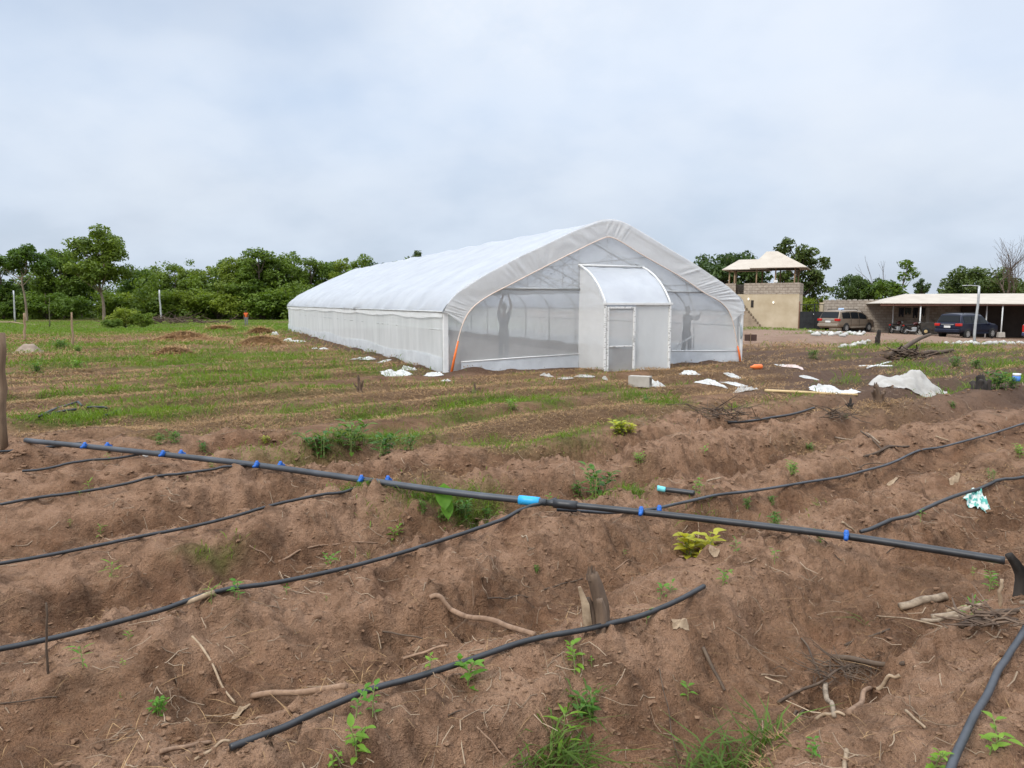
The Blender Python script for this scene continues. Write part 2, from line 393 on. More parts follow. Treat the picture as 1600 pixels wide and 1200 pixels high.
def region(x, y):
    """field of rough grass, bare trampled soil by the greenhouse, sandy yard"""
    a = (x-GH_O[0])*GC+(y-GH_O[1])*GS; b = -(x-GH_O[0])*GS+(y-GH_O[1])*GC
    dx = np.maximum(np.maximum(-a, a-GH_W), 0); dy = np.maximum(np.maximum(-b, b-GH_L), 0)
    dd = np.hypot(dx, dy)
    inside = (dd <= .02)
    n = (fbm(x*.5, y*.5, 3, 41)-.5)
    field = (1-bedmask(x, y))
    bare = np.maximum((1-sst(.3, 1.6, dd+n*1.5)), sst(3.5, 6, x+n*3)*(1-sst(26, 34, y+n*6))*sst(6, 3, np.minimum(np.abs(y-19), 50)*.55+n*1.5))
    yard = sst(26, 33, y+n*5-.0*x)*sst(6.5, 10, x-.12*(y-26)+n*3)
    return field, bare, yard, inside, dd
def veg(x, y):
    field, bare, yard, inside, dd = region(x, y)
    u = x*CP+y*SP; v = -x*SP+y*CP
    vw = v+(fbm(u*.35, v*.35, 2, 51)-.5)*1.3
    band = .5+.5*np.sin(2*math.pi*vw/2.9+.6)
    nz = fbm(u*.45, v*1.5, 4, 52)
    far = sst(16, 24, np.hypot(x, y))*sst(8, 2, x)
    g = sst(.50, .74, nz*.72+band*.28+far*.09-.06*sst(0, 4, x))*(.1+1.4*sst(.3, .7, fbm(x*1.1, y*1.6, 3, 56)))*field*(1-bare)*(1-yard)
    g = g*(.75+.25*far)*(.1+1.2*sst(.42, .58, fbm(u*.33+3, v*.8, 4, 57)))+psum(GREEN, x, y)*(.12+1.25*sst(.40, .55, fbm(x*1.1, y*1.7, 4, 53)))
    dry = sst(.36, .54, fbm(u*.5+9, v*1.3, 4, 54))*field*(1-bare*.75)*(1-yard)*(1-.5*np.clip(g, 0, 1))*1.0
    dry = dry+psum(DRY, x, y)*(.5+.8*fbm(x*2.5, y*2.5, 3, 55))
    g = g+sst(34, 52, y+.0*x)*sst(4, -4, x)*(.25+.75*sst(.4, .6, fbm(x*.12, y*.1, 3, 58)))*(1-yard)
    kill = np.where(inside, 0, 1)
    return np.clip(g, 0, 1.4)*kill, np.clip(dry, 0, 1.3)*kill, bare, yard, inside, dd

# ------------------------------------------------------------------ ground sheet
def axis(a, b, step, gr, lim_lo, lim_hi):
    core = list(np.arange(a, b, step)); hi = []; s = step; p = core[-1]
    while p < lim_hi: s *= gr; p += s; hi.append(p)
    lo = []; s = step; p = a
    while p > lim_lo: s *= gr; p -= s; lo.append(p)
    return np.array(lo[::-1]+core+hi)
X = axis(-2.6, 3.4, .019, 1.030, -5000, 5000); Y = axis(1.9, 5.2, .019, 1.021, -400, 6000)
XX, YY = np.meshgrid(X, Y)
ZZ = H(XX, YY)
me = bpy.data.meshes.new('ground'); m_, n_ = XX.shape
co = np.stack([XX, YY, ZZ], -1).reshape(-1, 3).astype(np.float32)
idx = np.arange(m_*n_).reshape(m_, n_)
Q = np.stack([idx[:-1, :-1], idx[:-1, 1:], idx[1:, 1:], idx[1:, :-1]], -1).reshape(-1, 4).astype(np.int32)
me.vertices.add(len(co)); me.vertices.foreach_set('co', co.ravel())
me.loops.add(Q.size); me.loops.foreach_set('vertex_index', Q.ravel())
me.polygons.add(len(Q)); me.polygons.foreach_set('loop_start', np.arange(0, Q.size, 4, dtype=np.int32))
me.polygons.foreach_set('use_smooth', np.ones(len(Q), bool)); me.update(calc_edges=True)
gv, dv, bv, yv, iv, ddv = veg(XX.ravel(), YY.ravel())
damp = np.clip(bv*.9*(1-.3*iv), 0, 1)
at = me.color_attributes.new('mask', 'FLOAT_COLOR', 'POINT')
at.data.foreach_set('color', np.stack([np.clip(gv, 0, 1), np.clip(dv, 0, 1), yv, damp], -1).astype(np.float32).ravel())
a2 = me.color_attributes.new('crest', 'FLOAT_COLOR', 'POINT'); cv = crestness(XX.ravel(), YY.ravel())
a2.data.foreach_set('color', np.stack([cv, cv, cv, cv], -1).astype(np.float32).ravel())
t = NT('field_soil'); b = t.n('ShaderNodeBsdfPrincipled', i_Roughness=.95); b.inputs['Specular IOR Level'].default_value = .12
tc = t.n('ShaderNodeTexCoord').outputs['Object']
am = t.n('ShaderNodeAttribute', attribute_name='mask'); sc_ = t.n('ShaderNodeSeparateColor'); t.l(am.outputs['Color'], sc_.inputs[0])
n1 = t.noise(tc, 1.1, 6, .62); n2 = t.noise(tc, 5, 6, .65); n3 = t.noise(tc, 23, 5, .7); n4 = t.noise(tc, 90, 3, .7)
soil = t.mixc(t.rng(n1, .36, .66), (.215, .110, .058), (.335, .195, .115))
soil = t.mixc(t.rng(n2, .44, .7, 0, .75), soil, (.076, .043, .027))
soil = t.mixc(t.rng(n3, .50, .70, 0, .65), soil, (.30, .192, .12))
soil = t.mixc(t.rng(n4, .54, .68, 0, .65), soil, (.062, .036, .023))
n5 = t.noise(tc, 2.1, 3, .5)
soil = t.mixc(t.rng(n5, .56, .72, 0, .5), soil, (.285, .145, .08))
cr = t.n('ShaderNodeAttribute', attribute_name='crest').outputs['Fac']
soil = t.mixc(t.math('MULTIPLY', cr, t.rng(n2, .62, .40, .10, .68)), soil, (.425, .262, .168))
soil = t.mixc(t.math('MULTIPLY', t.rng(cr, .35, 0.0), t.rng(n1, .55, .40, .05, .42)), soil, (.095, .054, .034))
dark = t.mixc(t.rng(n2, .35, .65), (.075, .046, .033), (.125, .08, .057))
soil = t.mixc(am.outputs['Alpha'], soil, dark)
sand = t.mixc(t.rng(t.noise(tc, .5, 5, .6), .3, .7), (.24, .15, .105), (.31, .215, .155))
sand = t.mixc(t.rng(n2, .5, .75, 0, .6), sand, (.18, .112, .076))
soil = t.mixc(sc_.outputs[2], soil, sand)
dryc = t.mixc(t.rng(n3, .35, .65), (.105, .062, .033), (.21, .135, .072))
dryc = t.mixc(t.rng(n2, .45, .7, 0, .6), dryc, (.105, .066, .04))
soil = t.mixc(t.math('MULTIPLY', sc_.outputs[1], .75), soil, dryc)
grc = t.mixc(t.rng(n3, .35, .65), (.05, .08, .01), (.12, .145, .028))
soil = t.mixc(t.math('MULTIPLY', sc_.outputs[0], t.rng(n2, .3, .55, .55, .95)), soil, grc)
t.l(soil, b.inputs['Base Color'])
vo = t.n('ShaderNodeTexVoronoi', i_Scale=26); t.l(tc, vo.inputs['Vector'])
hh = t.math('ADD', t.math('MULTIPLY', n3, 1.0), t.math('ADD', t.math('MULTIPLY', n4, .75), t.math('MULTIPLY', vo.outputs['Distance'], .5)))
t.l(t.bump(hh, 1.0, .045), b.inputs['Normal']); t.l(b.outputs[0], t.out.inputs[0])
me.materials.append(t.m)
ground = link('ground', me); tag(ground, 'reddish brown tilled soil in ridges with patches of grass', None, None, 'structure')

# ------------------------------------------------------------------ grass, straw, clods, twigs: nobody could count them
def scatter(n, wfun, ymax=46, seed=0, ymin=1.9):
    """points with density falling off with distance, kept where wfun says"""
    g = np.random.default_rng(seed)
    y = np.exp(g.uniform(math.log(ymin), math.log(ymax), n)); x = (g.random(n)*2-1)*(y*.82+1.0)
    keep = g.random(n) < wfun(x, y); return x[keep], y[keep], g
def blades(x, y, g, h, wd, lean, curl=.3, zoff=0.0):
    n = len(x); z = H(x, y)-.004+zoff
    a = g.uniform(0, 2*math.pi, n); la = g.uniform(0, 2*math.pi, n); hh = h*(.55+.9*g.random(n)); ln = lean*(.3+1.2*g.random(n))*hh
    ww = wd*(.6+.8*g.random(n))
    B = np.stack([x, y, z], -1); dx = np.stack([np.cos(a)*ww, np.sin(a)*ww, 0*a], -1)*.5
    dl = np.stack([np.cos(la), np.sin(la), 0*la], -1)*ln[:, None]
    up = np.zeros_like(B); up[:, 2] = hh*np.sqrt(np.maximum(.06, 1-np.minimum(lean*.75, .95)**2))
    mid = B+dl*.35+up*.6; tip = B+dl+up*(1-curl*.5)
    return np.stack([B-dx*.6, mid-dx, tip, mid+dx], 1)
gr_mat = leafmat('grass_blade', (.068, .128, .010), (.19, .275, .03), .8, .4, 0)
dry_mat = leafmat('dry_straw', (.19, .112, .050), (.43, .275, .135), 1.0, .2, 0, .8)
def gfun(x, y):
    g, d, *_ = veg(x, y); return np.clip(g*1.0, 0, 1)
x, y, g = scatter(560000, gfun, 120, 1, 4.5)
far = np.clip(np.hypot(x, y)/12, .8, 6)
V = blades(x, y, g, .085*np.clip(far, .6, 2.4)*(.55+.9*fbm(x*1.3, y*1.3, 2, 60)), .009*far, .8)
x, y, g = scatter(260000, lambda x, y: np.clip((psum(GREEN, x, y)-.12)*(.1+1.1*sst(.40, .58, fbm(x*1.1, y*1.7, 4, 53))), 0, 1), 30, 2, 3.0)
fr = np.clip(np.hypot(x, y)/9, .7, 2)
V2 = blades(x, y, g, .13*fr*(.4+1.0*fbm(x*2, y*2, 2, 61)), .009*fr, .7)
x, y, g = scatter(190000, lambda x, y: np.clip(psum(TALL, x, y)-.05, 0, 1)*sst(.2, .55, fbm(x*9, y*9, 2, 66)), 9.5, 3, 1.9)
V3 = blades(x, y, g, .15*(.5+fbm(x*6, y*6, 2, 67)), .0085, 1.1, .8)
o = quads_obj('grass', V3, leafmat('long_grass_blade', (.045, .09, .010), (.125, .19, .03), 3, .4, 0)); tag(o, 'long dark green grass clumps at the near edge of the beds', 'grass', None, 'stuff')
o = quads_obj('grass', np.concatenate([V, V2]), gr_mat); tag(o, 'fresh green grass tufts growing over the field', 'grass', None, 'stuff')
x, y, g = scatter(520000, lambda x, y: np.clip(veg(x, y)[1], 0, 1), 44, 4, 2.0)
far = np.clip(np.hypot(x, y)/11, .55, 3)
V = blades(x, y, g, .10*far*(.5+fbm(x*1.5, y*1.5, 2, 62)), .010*far, 1.2, .9)
x, y, g = scatter(9000, lambda x, y: bedmask(x, y)*.5, 12, 5)
V2 = blades(x, y, g, .075, .003, 2.2, .8)
o = quads_obj('dry_grass', np.concatenate([V, V2]), dry_mat); tag(o, 'dry brown straw and dead grass lying on the soil', 'dry grass', None, 'stuff')
# clods
x, y, g = scatter(90000, lambda x, y: np.clip((.18+sst(.42, .62, fbm(x*2.2, y*2.2, 3, 70)))*(bedmask(x, y)+.25*veg(x, y)[2]), 0, 1)*.75, 17, 6)
ico = np.array([(0, 0, 1), (.9, 0, .4), (.3, .85, .45), (-.75, .5, .4), (-.7, -.55, .45), (.3, -.85, .35), (.7, .5, -.4), (-.3, .8, -.4), (-.9, 0, -.4), (-.25, -.85, -.4), (.75, -.5, -.45), (0, 0, -.8)])
icf = [(0, 1, 2), (0, 2, 3), (0, 3, 4), (0, 4, 5), (0, 5, 1), (1, 6, 2), (2, 7, 3), (3, 8, 4), (4, 9, 5), (5, 10, 1), (2, 6, 7), (3, 7, 8), (4, 8, 9), (5, 9, 10), (1, 10, 6)]
n = len(x); s = np.minimum(.0042*np.exp(g.normal(0, .7, n)), .015)*np.clip(np.hypot(x, y)/5, .8, 2.0)
an = g.uniform(0, 6.28, n); ca, sa = np.cos(an), np.sin(an)
P = ico[None]*(1+.75*(g.random((n, 12, 1))-.5))*s[:, None, None]*np.stack([1+.8*g.random(n), .8+.4*g.random(n), .35+.45*g.random(n)], -1)[:, None]
P = np.stack([P[..., 0]*ca[:, None]-P[..., 1]*sa[:, None], P[..., 0]*sa[:, None]+P[..., 1]*ca[:, None], P[..., 2]], -1)+np.stack([x, y, H(x, y)+s*.15], -1)[:, None]
clod_m = mat('soil_clod', (.09, .05, .030), (.235, .142, .086), 3, .95, .5, 60, .006, island=True, spec=.1)
tri = P[:, np.array(icf)].reshape(-1, 3)
o = quads_obj('soil_clods', tri, clod_m, None, 3); tag(o, 'small loose clods and crumbs of brown soil', 'clods', None, 'stuff')
# twigs and root hairs
x, y, g = scatter(9000, lambda x, y: np.clip(.12+.6*sst(.45, .65, fbm(x*1.1, y*1.1, 3, 71)), 0, 1)*(bedmask(x, y)+.3), 17, 8)
mb = MB(); zz = H(x, y)
for i in range(len(x)):
    L = .02+.085*g.random()**2*2; a = g.uniform(0, 6.28); k = g.uniform(-.8, .8); p = [np.array([x[i], y[i], zz[i]])]
    for j in range(3):
        a += k*g.random(); q = p[-1]+np.array([math.cos(a), math.sin(a), 0])*L/3; p.append(q)
    p = np.array(p); p[:, 2] = np.maximum(H(p[:, 0], p[:, 1]), p[:, 2]-.02)+.003+g.random()*.004
    mb.tube(p, np.linspace(1, .5, 4)*g.uniform(.0012, .0032)*max(1, p[0][1]/6), 4, False)
o = mb.build('twig_litter', mat('twig_wood', (.10, .06, .035), (.46, .35, .24), 1.5, .8, island=True)); tag(o, 'thin dead twigs and root bits scattered over the soil', 'twigs', None, 'stuff')
# ------------------------------------------------------------------ materials
M = {}
M['film'] = filmmat('roof_film', (.68, .70, .73), (.75, .77, .79), .96, .5, 1.2, .4, .03, bump=.15, bscale=4)
M['curtain'] = filmmat('gable_film', (.88, .88, .86), (.90, .90, .88), .72, .3, 2.5, .45, .02, bump=.25, bscale=5)
M['net'] = filmmat('insect_net', (.90, .91, .90), (.90, .91, .90), .42, .35, .9, .8, .05)
M['netside'] = filmmat('side_net', (.82, .835, .815), (.88, .89, .87), .80, .4, .9, .8, .05, stretch=(1, 2.5, .5))
M['skirt'] = filmmat('skirt_film', (.74, .77, .79), (.84, .86, .88), .82, .4, 2, .4, .06, bump=.3, bscale=7)
M['steel'] = mat('galvanised_steel', (.36, .37, .37), (.5, .51, .5), 4, .45, 0, metallic=.3)
M['whitepaint'] = mat('white_painted_frame', (.62, .62, .60), (.74, .74, .72), 5, .6)
M['orange'] = mat('orange_rope', (.75, .15, .03), (.85, .22, .05), 20, .7)
M['rope_pale'] = mat('faded_rope', (.66, .50, .40), (.74, .63, .54), 14, .8)
M['tape'] = mat('taped_frame', (.30, .29, .27), (.70, .70, .68), 14, .7, lo=.36, hi=.46, stretch=(1, 1, 2))

# ------------------------------------------------------------------ greenhouse
def FP(px, py, b0):
    d = ray(px, py); n = np.array([-GS, GC, 0]); C = np.array([0, 0, HC]); O = np.array([*GH_O, 0])
    t_ = ((O-C)@n+b0)/(d@n); P = C+d*t_-O
    return np.array([P[0]*GC+P[1]*GS, P[2]])
half = np.array([(0, 1.47), (.01, 1.55), (.10, 1.72), (.23, 1.88), (.42, 2.04), (.64, 2.19), (1.0, 2.38), (1.45, 2.61), (2.1, 2.93), (2.78, 3.23), (3.35, 3.49), (3.75, 3.67), (4.1, 3.82), (4.42, 3.925), (4.72, 3.96)])
hp = spline(np.c_[half, np.zeros(len(half))], 30)[:, :2]
prof = np.concatenate([hp, (hp*[-1, 1]+[GH_W, 0])[::-1][1:]])          # whole arch (a, z)
rise = lambda b: .118*b/GH_L
gh = thing('greenhouse', 'long white plastic-covered greenhouse tunnel with netted walls and a small entrance porch', 'greenhouse', (*GH_O, 0), GH_T)
# roof film with sag between the hoops and diagonal creases near the eaves
nb = 150; bs = np.linspace(-.12, GH_L+.05, nb); NH = 13
P = np.zeros((nb, len(prof), 3))
arc = np.linspace(0, 1, len(prof))
for i, b_ in enumerate(bs):
    ph = (b_/GH_L*(NH-1)) % 1.0
    sag = .055*math.sin(math.pi*ph)**.7
    edge = np.clip(1-np.minimum(arc, 1-arc)/.22, 0, 1)
    wr = (vnoise(b_*1.5+arc*16, arc*4, 80)-.5)*.13*edge + (vnoise(b_*3.1+arc*22, arc*3, 83)-.5)*.06*edge + (fbm(b_*1.1+arc*7, arc*9, 3, 81)-.5)*.10
    off = None; nx = np.gradient(prof[:, 1]); nz = np.gradient(prof[:, 0]); ln = np.hypot(nx, nz)
    off = np.maximum(-sag*(np.sin(math.pi*arc)**.5+.2)+wr, -.05)
    P[i, :, 0] = prof[:, 0]-nx/ln*off; P[i, :, 1] = b_; P[i, :, 2] = prof[:, 1]+nz/ln*off+rise(b_)
mb = MB(); mb.grid(P); roof = mb.build('roof_film', M['film'], gh, True)
s_ = roof.modifiers.new('solid', 'SOLIDIFY'); s_.thickness = .006
# side walls
def wall_strip(name, m, a, b0, b1, z0f, z1f, parent, nbx=90, nz=8, amp=.02, seed=0):
    P = np.zeros((nbx, nz, 3))
    for i, bb in enumerate(np.linspace(b0, b1, nbx)):
        tt = np.linspace(0, 1, nz); z = z0f(bb)*(1-tt)+z1f(bb)*tt
        P[i, :, 0] = a+(vnoise(bb*3.1+tt*.7, tt*1.5, 90+seed)-.5)*amp*2*np.sin(math.pi*np.clip(tt, .05, .95)); P[i, :, 1] = bb; P[i, :, 2] = z
    mb = MB(); mb.grid(P); return mb.build(name, m, parent, True)
for sgn, a in ((0, 0.0), (1, GH_W)):
    wall_strip('side_net', M['netside'], a, 0, GH_L, lambda b: -.12+rise(b), lambda b: 1.50+rise(b), gh, amp=.03, seed=sgn)
    wall_strip('side_skirt', M['skirt'], a+(-.025 if sgn == 0 else .025), 0, GH_L, lambda b: -.14+rise(b), lambda b: .36+.05*math.sin(b*.9)+rise(b), gh, amp=.02, seed=5+sgn)
    # eave flap: hem of the roof film hanging in loose swags over the net
    nbx = 220; P = np.zeros((nbx, 5, 3))
    for i, bb in enumerate(np.linspace(-.05, GH_L, nbx)):
        tt = np.linspace(0, 1, 5); hh = .10+.05*abs(math.sin(bb*.66))+.03*float(vnoise(bb*2, 0., 77+sgn))
        P[i, :, 0] = a+(-1 if sgn == 0 else 1)*(.03+.025*tt+.02*float(vnoise(bb*6, 3., 7)-.5)); P[i, :, 1] = bb; P[i, :, 2] = 1.49+rise(bb)-hh*tt
    mb = MB(); mb.grid(P); mb.build('eave_flap', M['curtain'], gh, True)
    mb = MB(); mb.tube([(a+(-.04 if sgn == 0 else .04), -.05, 1.50), (a+(-.04 if sgn == 0 else .04), GH_L, 1.50+rise(GH_L))], .022, 8); mb.build('eave_rail', M['steel'], gh, True)
    mb = MB(); mb.tube([(a+(.02 if sgn == 0 else -.02), .03, 1.05), (a+(.02 if sgn == 0 else -.02), GH_L, 1.05+rise(GH_L))], .014, 6); mb.build('side_rail', M['steel'], gh, True)
# hoops with legs, truss beam and struts
for k in range(NH):
    b_ = .06+(GH_L-.12)*k/(NH-1); z0 = rise(b_)
    ins = np.c_[prof[:, 0], np.full(len(prof), b_), prof[:, 1]+z0]
    ctr = np.array([GH_W/2, b_, 1.3]); d = ctr-ins; ins = ins+d/np.linalg.norm(d, axis=1)[:, None]*.085
    leg0 = np.array([(ins[0][0], b_, -.1)]); leg1 = np.array([(ins[-1][0], b_, -.1)])
    mb = MB(); mb.tube(np.concatenate([leg0, ins, leg1]), .024, 6); mb.build('hoop', M['steel'], gh, True)
    if 0 < k < NH-1:
        mb = MB(); mb.tube([(1.05, b_+.03, 2.1+z0), (GH_W-1.05, b_+.03, 2.1+z0)], .02, 6); h_ = mb.build('tie_beam', M['steel'], gh, True)
        mb = MB()
        for a0, z0_, a1, z1_ in ((4.72, 2.1, 4.72, 3.86), (4.72, 2.1, 3.0, 3.27), (4.72, 2.1, 6.44, 3.27), (3.0, 2.1, 3.0, 3.27), (6.44, 2.1, 6.44, 3.27), (3.0, 2.1, 1.9, 2.76), (6.44, 2.1, 7.54, 2.76)):
            mb.tube([(a0, b_+.03, z0_+z0), (a1, b_+.03, z1_+z0)], .013, 5)
        mb.build('web_struts', M['steel'], h_, True)
for a, z in ((4.72, 3.85), (2.7, 3.07), (6.74, 3.07), (1.0, 2.28), (8.44, 2.28)):
    mb = MB(); mb.tube([(a, .05, z), (a, GH_L-.05, z+rise(GH_L))], .018, 6); mb.build('purlin', M['steel'], gh, True)
# gable ends: net panels
def gable(b_, name, m, hole=None, dz=0):
    mb = MB(); n = 60; A = np.linspace(.03, GH_W-.03, n); top = np.interp(A, prof[:, 0], prof[:, 1])-.03
    P = np.zeros((n, 14, 3))
    for i in range(n):
        tt = np.linspace(0, 1, 14); P[i, :, 0] = A[i]; P[i, :, 2] = -.12*(1-tt)+top[i]*tt+dz
        P[i, :, 1] = b_+(vnoise(A[i]*1.7, tt*3, 95)-.5)*.03
    V = P.reshape(-1, 3); F = []
    for i in range(n-1):
        for j in range(13):
            c_ = (P[i, j]+P[i+1, j+1])/2
            if hole and hole[0] < c_[0] < hole[1] and c_[2] < hole[2]: continue
            F.append((i*14+j, i*14+j+1, (i+1)*14+j+1, (i+1)*14+j))
    mb.add(V, F); return mb.build(name, m, gh, True)
gable(0, 'front_net', M['net'], (3.86, 5.80, 2.66)); gable(GH_L-.01, 'rear_net', M['netside'], None, .118)
# bottom skirts of the front gable
for a0, a1, zt0, zt1 in ((.45, 3.80, .25, .36), (5.86, 9.36, .38, .30)):
    n = 40; P = np.zeros((n, 5, 3))
    for i, aa in enumerate(np.linspace(a0, a1, n)):
        f_ = (aa-a0)/(a1-a0); tt = np.linspace(0, 1, 5)
        P[i, :, 0] = aa; P[i, :, 1] = -.03-.02*(vnoise(aa*3, tt*2, 97))-.03*(1-tt)**2; P[i, :, 2] = -.12*(1-tt)+(zt0*(1-f_)+zt1*f_+.012*math.sin(aa*3))*tt
    mb = MB(); mb.grid(P); sk = mb.build('front_skirt', M['skirt'], gh, True)
    mb = MB(); mb.tube([(a0, -.045, zt0), ((a0+a1)/2, -.045, (zt0+zt1)/2+.008), (a1, -.045, zt1)], .018, 6); mb.build('skirt_clip', M['whitepaint'], sk, True)
# curtain: the roof film pulled down over the gable and gathered on a rope
inner = np.array([(.18, .03), (.32, .66), (.50, 1.22), (.74, 1.58), (1.16, 1.88), (1.86, 2.22), (2.78, 2.66), (3.72, 3.10), (4.4, 3.40), (4.72, 3.48), (5.1, 3.36), (5.75, 3.05), (7.07, 2.47), (7.92, 2.03), (8.6, 1.72), (8.97, 1.32), (9.19, .65), (9.36, .03)])
ri = spline(np.c_[inner, np.zeros(len(inner))], 700)[:, :2]
ang = lambda q: np.arctan2(q[:, 0]-GH_W/2, q[:, 1]-1.0)
ro = prof[::1]
keep = ri[:, 1] > 1.18; rk = ri[keep]
ao = np.interp(ang(rk), ang(ro), ro[:, 0]); zo = np.interp(ang(rk), ang(ro), ro[:, 1])
ao[rk[:, 1] < 1.45] = np.where(rk[rk[:, 1] < 1.45][:, 0] < 4.7, 0.0, GH_W); 
zo = np.where(rk[:, 1] < 1.45, 1.50, zo)
n = len(rk); tt = np.linspace(0, 1, 10); P = np.zeros((n, 10, 3)); 
for i in range(n):
    s0 = i/n*40+5*math.sin(i/n*7)+2*math.sin(i/n*23)
    fold = (vnoise(np.full(10, s0)+tt*1.6, tt*.5, 99)-.5)*.055*np.sin(math.pi*tt)**.6 + (vnoise(np.full(10, s0*2.1)+tt*2.5, tt*.5, 98)-.5)*.035*np.sin(math.pi*tt)
    P[i, :, 0] = ao[i]*(1-tt)+rk[i, 0]*tt; P[i, :, 2] = zo[i]*(1-tt)+rk[i, 1]*tt
    P[i, :, 1] = -.125*(1-tt)-.065*tt-np.abs(fold)
mb = MB(); mb.grid(P); cu = mb.build('gable_curtain', M['curtain'], gh, True)
mb = MB(); mb.tube(np.c_[ri[:, 0], np.full(700, -.075), ri[:, 1]], .014, 6); mb.build('curtain_rope', M['rope_pale'], gh, True)
for q in ([(.17, -.08, -.03), (.27, -.085, .42), (.36, -.085, .78)], [(9.38, -.08, -.06), (9.31, -.085, .22), (9.24, -.085, .45)]):
    mb = MB(); mb.tube(q, [.035, .03, .02], 6); mb.build('tie_rope', M['orange'], gh, True)
# corner posts and bracing
for a in (.0, GH_W):
    mb = MB(); mb.box((a+(.05 if a == 0 else -.03), -.03, .70), (.13 if a == 0 else .08, .07, 1.62)); bevel(mb.build('corner_post', M['whitepaint'], gh), .01)
mb = MB(); mb.tube([(1.30, -.02, 2.09), (3.84, -.02, 2.09)], .028, 6); mb.build('gable_beam', M['steel'], gh, True); mb = MB(); mb.tube([(5.82, -.02, 2.07), (8.1, -.02, 2.03)], .028, 6); mb.build('gable_beam', M['steel'], gh, True)
mb = MB(); mb.tube([(6.9, .10, .35), (9.0, .10, 1.45)], .022, 6); mb.build('corner_brace', M['steel'], gh, True)
mb = MB(); mb.tube([(.35, .10, .05), (.05, .10, 1.4)], .018, 6); mb.build('corner_brace', M['steel'], gh, True)
for (a0, z0, a1, z1) in ((4.3, 3.4, 6.6, 2.35), (2.4, 2.52, 3.86, 2.15), (3.2, 2.9, 3.86, 2.45), (4.72, 2.72, 4.72, 3.46), (3.84, 2.1, 3.84, 3.1), (1.6, 2.1, 2.1, 2.35), (2.4, 2.1, 2.1, 2.35), (2.4, 2.1, 2.9, 2.75), (7.9, 2.05, 6.9, 2.55), (5.82, 2.06, 5.82, 3.0)):
    mb = MB(); mb.tube([(a0, .05, z0), (a1, .05, z1)], .014, 5); mb.build('gable_strut', M['steel'], gh, True)
mb = MB(); mb.tube([(7.95, .35, .0), (7.95, .35, 1.5), (7.7, .35, 2.0), (7.6, .35, 2.4)], .02, 6); mb.build('inner_post', M['steel'], gh, True)
# entrance porch
PD = 1.30; a0, a1 = 3.84, 5.82
arcp = spline([(0, 2.70, 0), (-.28, 2.60, 0), (-.62, 2.42, 0), (-.95, 2.16, 0), (-1.2, 1.88, 0), (-PD-.02, 1.70, 0)], 16)[:, :2]
P = np.zeros((20, 16, 3))
for i, aa in enumerate(np.linspace(a0-.04, a1+.04, 20)):
    P[i, :, 0] = aa; P[i, :, 1] = arcp[:, 0]; P[i, :, 2] = arcp[:, 1]+(vnoise(aa*4, arcp[:, 0]*4, 33)-.5)*.035-.02*math.sin(math.pi*(aa-a0)/(a1-a0))
porch = MB(); porch.grid(P); pr = porch.build('porch_roof', M['film'], gh, True); s_ = pr.modifiers.new('solid', 'SOLIDIFY'); s_.thickness = .008
for a in (a0, a1):
    P = np.zeros((16, 6, 3))
    for j in range(16):
        tt = np.linspace(0, 1, 6); P[j, :, 0] = a+(vnoise(tt*2, np.full(6, j*.3), 34)-.5)*.03; P[j, :, 1] = arcp[j, 0]; P[j, :, 2] = -.14*(1-tt)+(arcp[j, 1]-.015)*tt
    mb = MB(); mb.grid(P); mb.build('porch_side_wall', M['curtain'], gh, True)
    mb = MB(); mb.tube(np.c_[np.full(16, a), arcp[:, 0]-.01, arcp[:, 1]+.015], .026, 6); mb.build('porch_arch', M['whitepaint'], gh, True)
    mb = MB(); mb.box((a, -PD-.02, .78), (.055, .055, 1.86)); bevel(mb.build('porch_post', M['tape'], gh), .006)
mb = MB(); mb.tube([(a0-.05, -.03, 2.72), (a1+.05, -.03, 2.72)], .03, 6); mb.build('porch_top_rail', M['whitepaint'], gh, True)
mb = MB(); mb.box(((a0+a1)/2, -PD-.03, 1.695), (a1-a0+.14, .06, .06)); bevel(mb.build('porch_eave_rail', M['whitepaint'], gh), .008)
dx0, dx1 = a0+.05, 4.70
n = 14; P = np.zeros((n, 6, 3))
for i, aa in enumerate(np.linspace(dx1+.06, a1-.02, n)):
    tt = np.linspace(0, 1, 6); P[i, :, 0] = aa; P[i, :, 1] = -PD-.0+.02*(vnoise(aa*4, tt*3, 36)-.5); P[i, :, 2] = -.14*(1-tt)+1.67*tt
mb = MB(); mb.grid(P); mb.build('porch_front_net', M['netside'], gh, True)
mb = MB(); mb.tube([(5.02, -PD+.05, -.1), (5.02, -PD+.05, 1.66)], .02, 6); mb.build('porch_stud', M['steel'], gh, True)
door = MB()
for c_, sz in (((dx0+.02, -PD-.035, .76), (.05, .045, 1.72)), ((dx1, -PD-.035, .76), (.055, .045, 1.72)), (((dx0+dx1)/2, -PD-.035, 1.60), (dx1-dx0-.10, .045, .05)), (((dx0+dx1)/2, -PD-.035, .62), (dx1-dx0-.10, .03, .03)), (((dx0+dx1)/2, -PD-.035, -.05), (dx1-dx0-.10, .045, .05))): door.box(c_, sz)
dr = bevel(door.build('door', M['tape'], gh), .005)
mb = MB(); P = np.zeros((8, 8, 3))
for i, aa in enumerate(np.linspace(dx0+.03, dx1-.02, 8)):
    P[i, :, 0] = aa; P[i, :, 1] = -PD-.02+.012*(vnoise(aa*5, np.linspace(0, 4, 8), 38)-.5); P[i, :, 2] = np.linspace(-.04, 1.6, 8)
mb.grid(P); mb.build('door_net', M['net'], dr, True)
mb = MB(); mb.box((dx1-.03, -PD-.07, .82), (.02, .03, .14)); bevel(mb.build('door_handle', M['steel'], dr), .004)
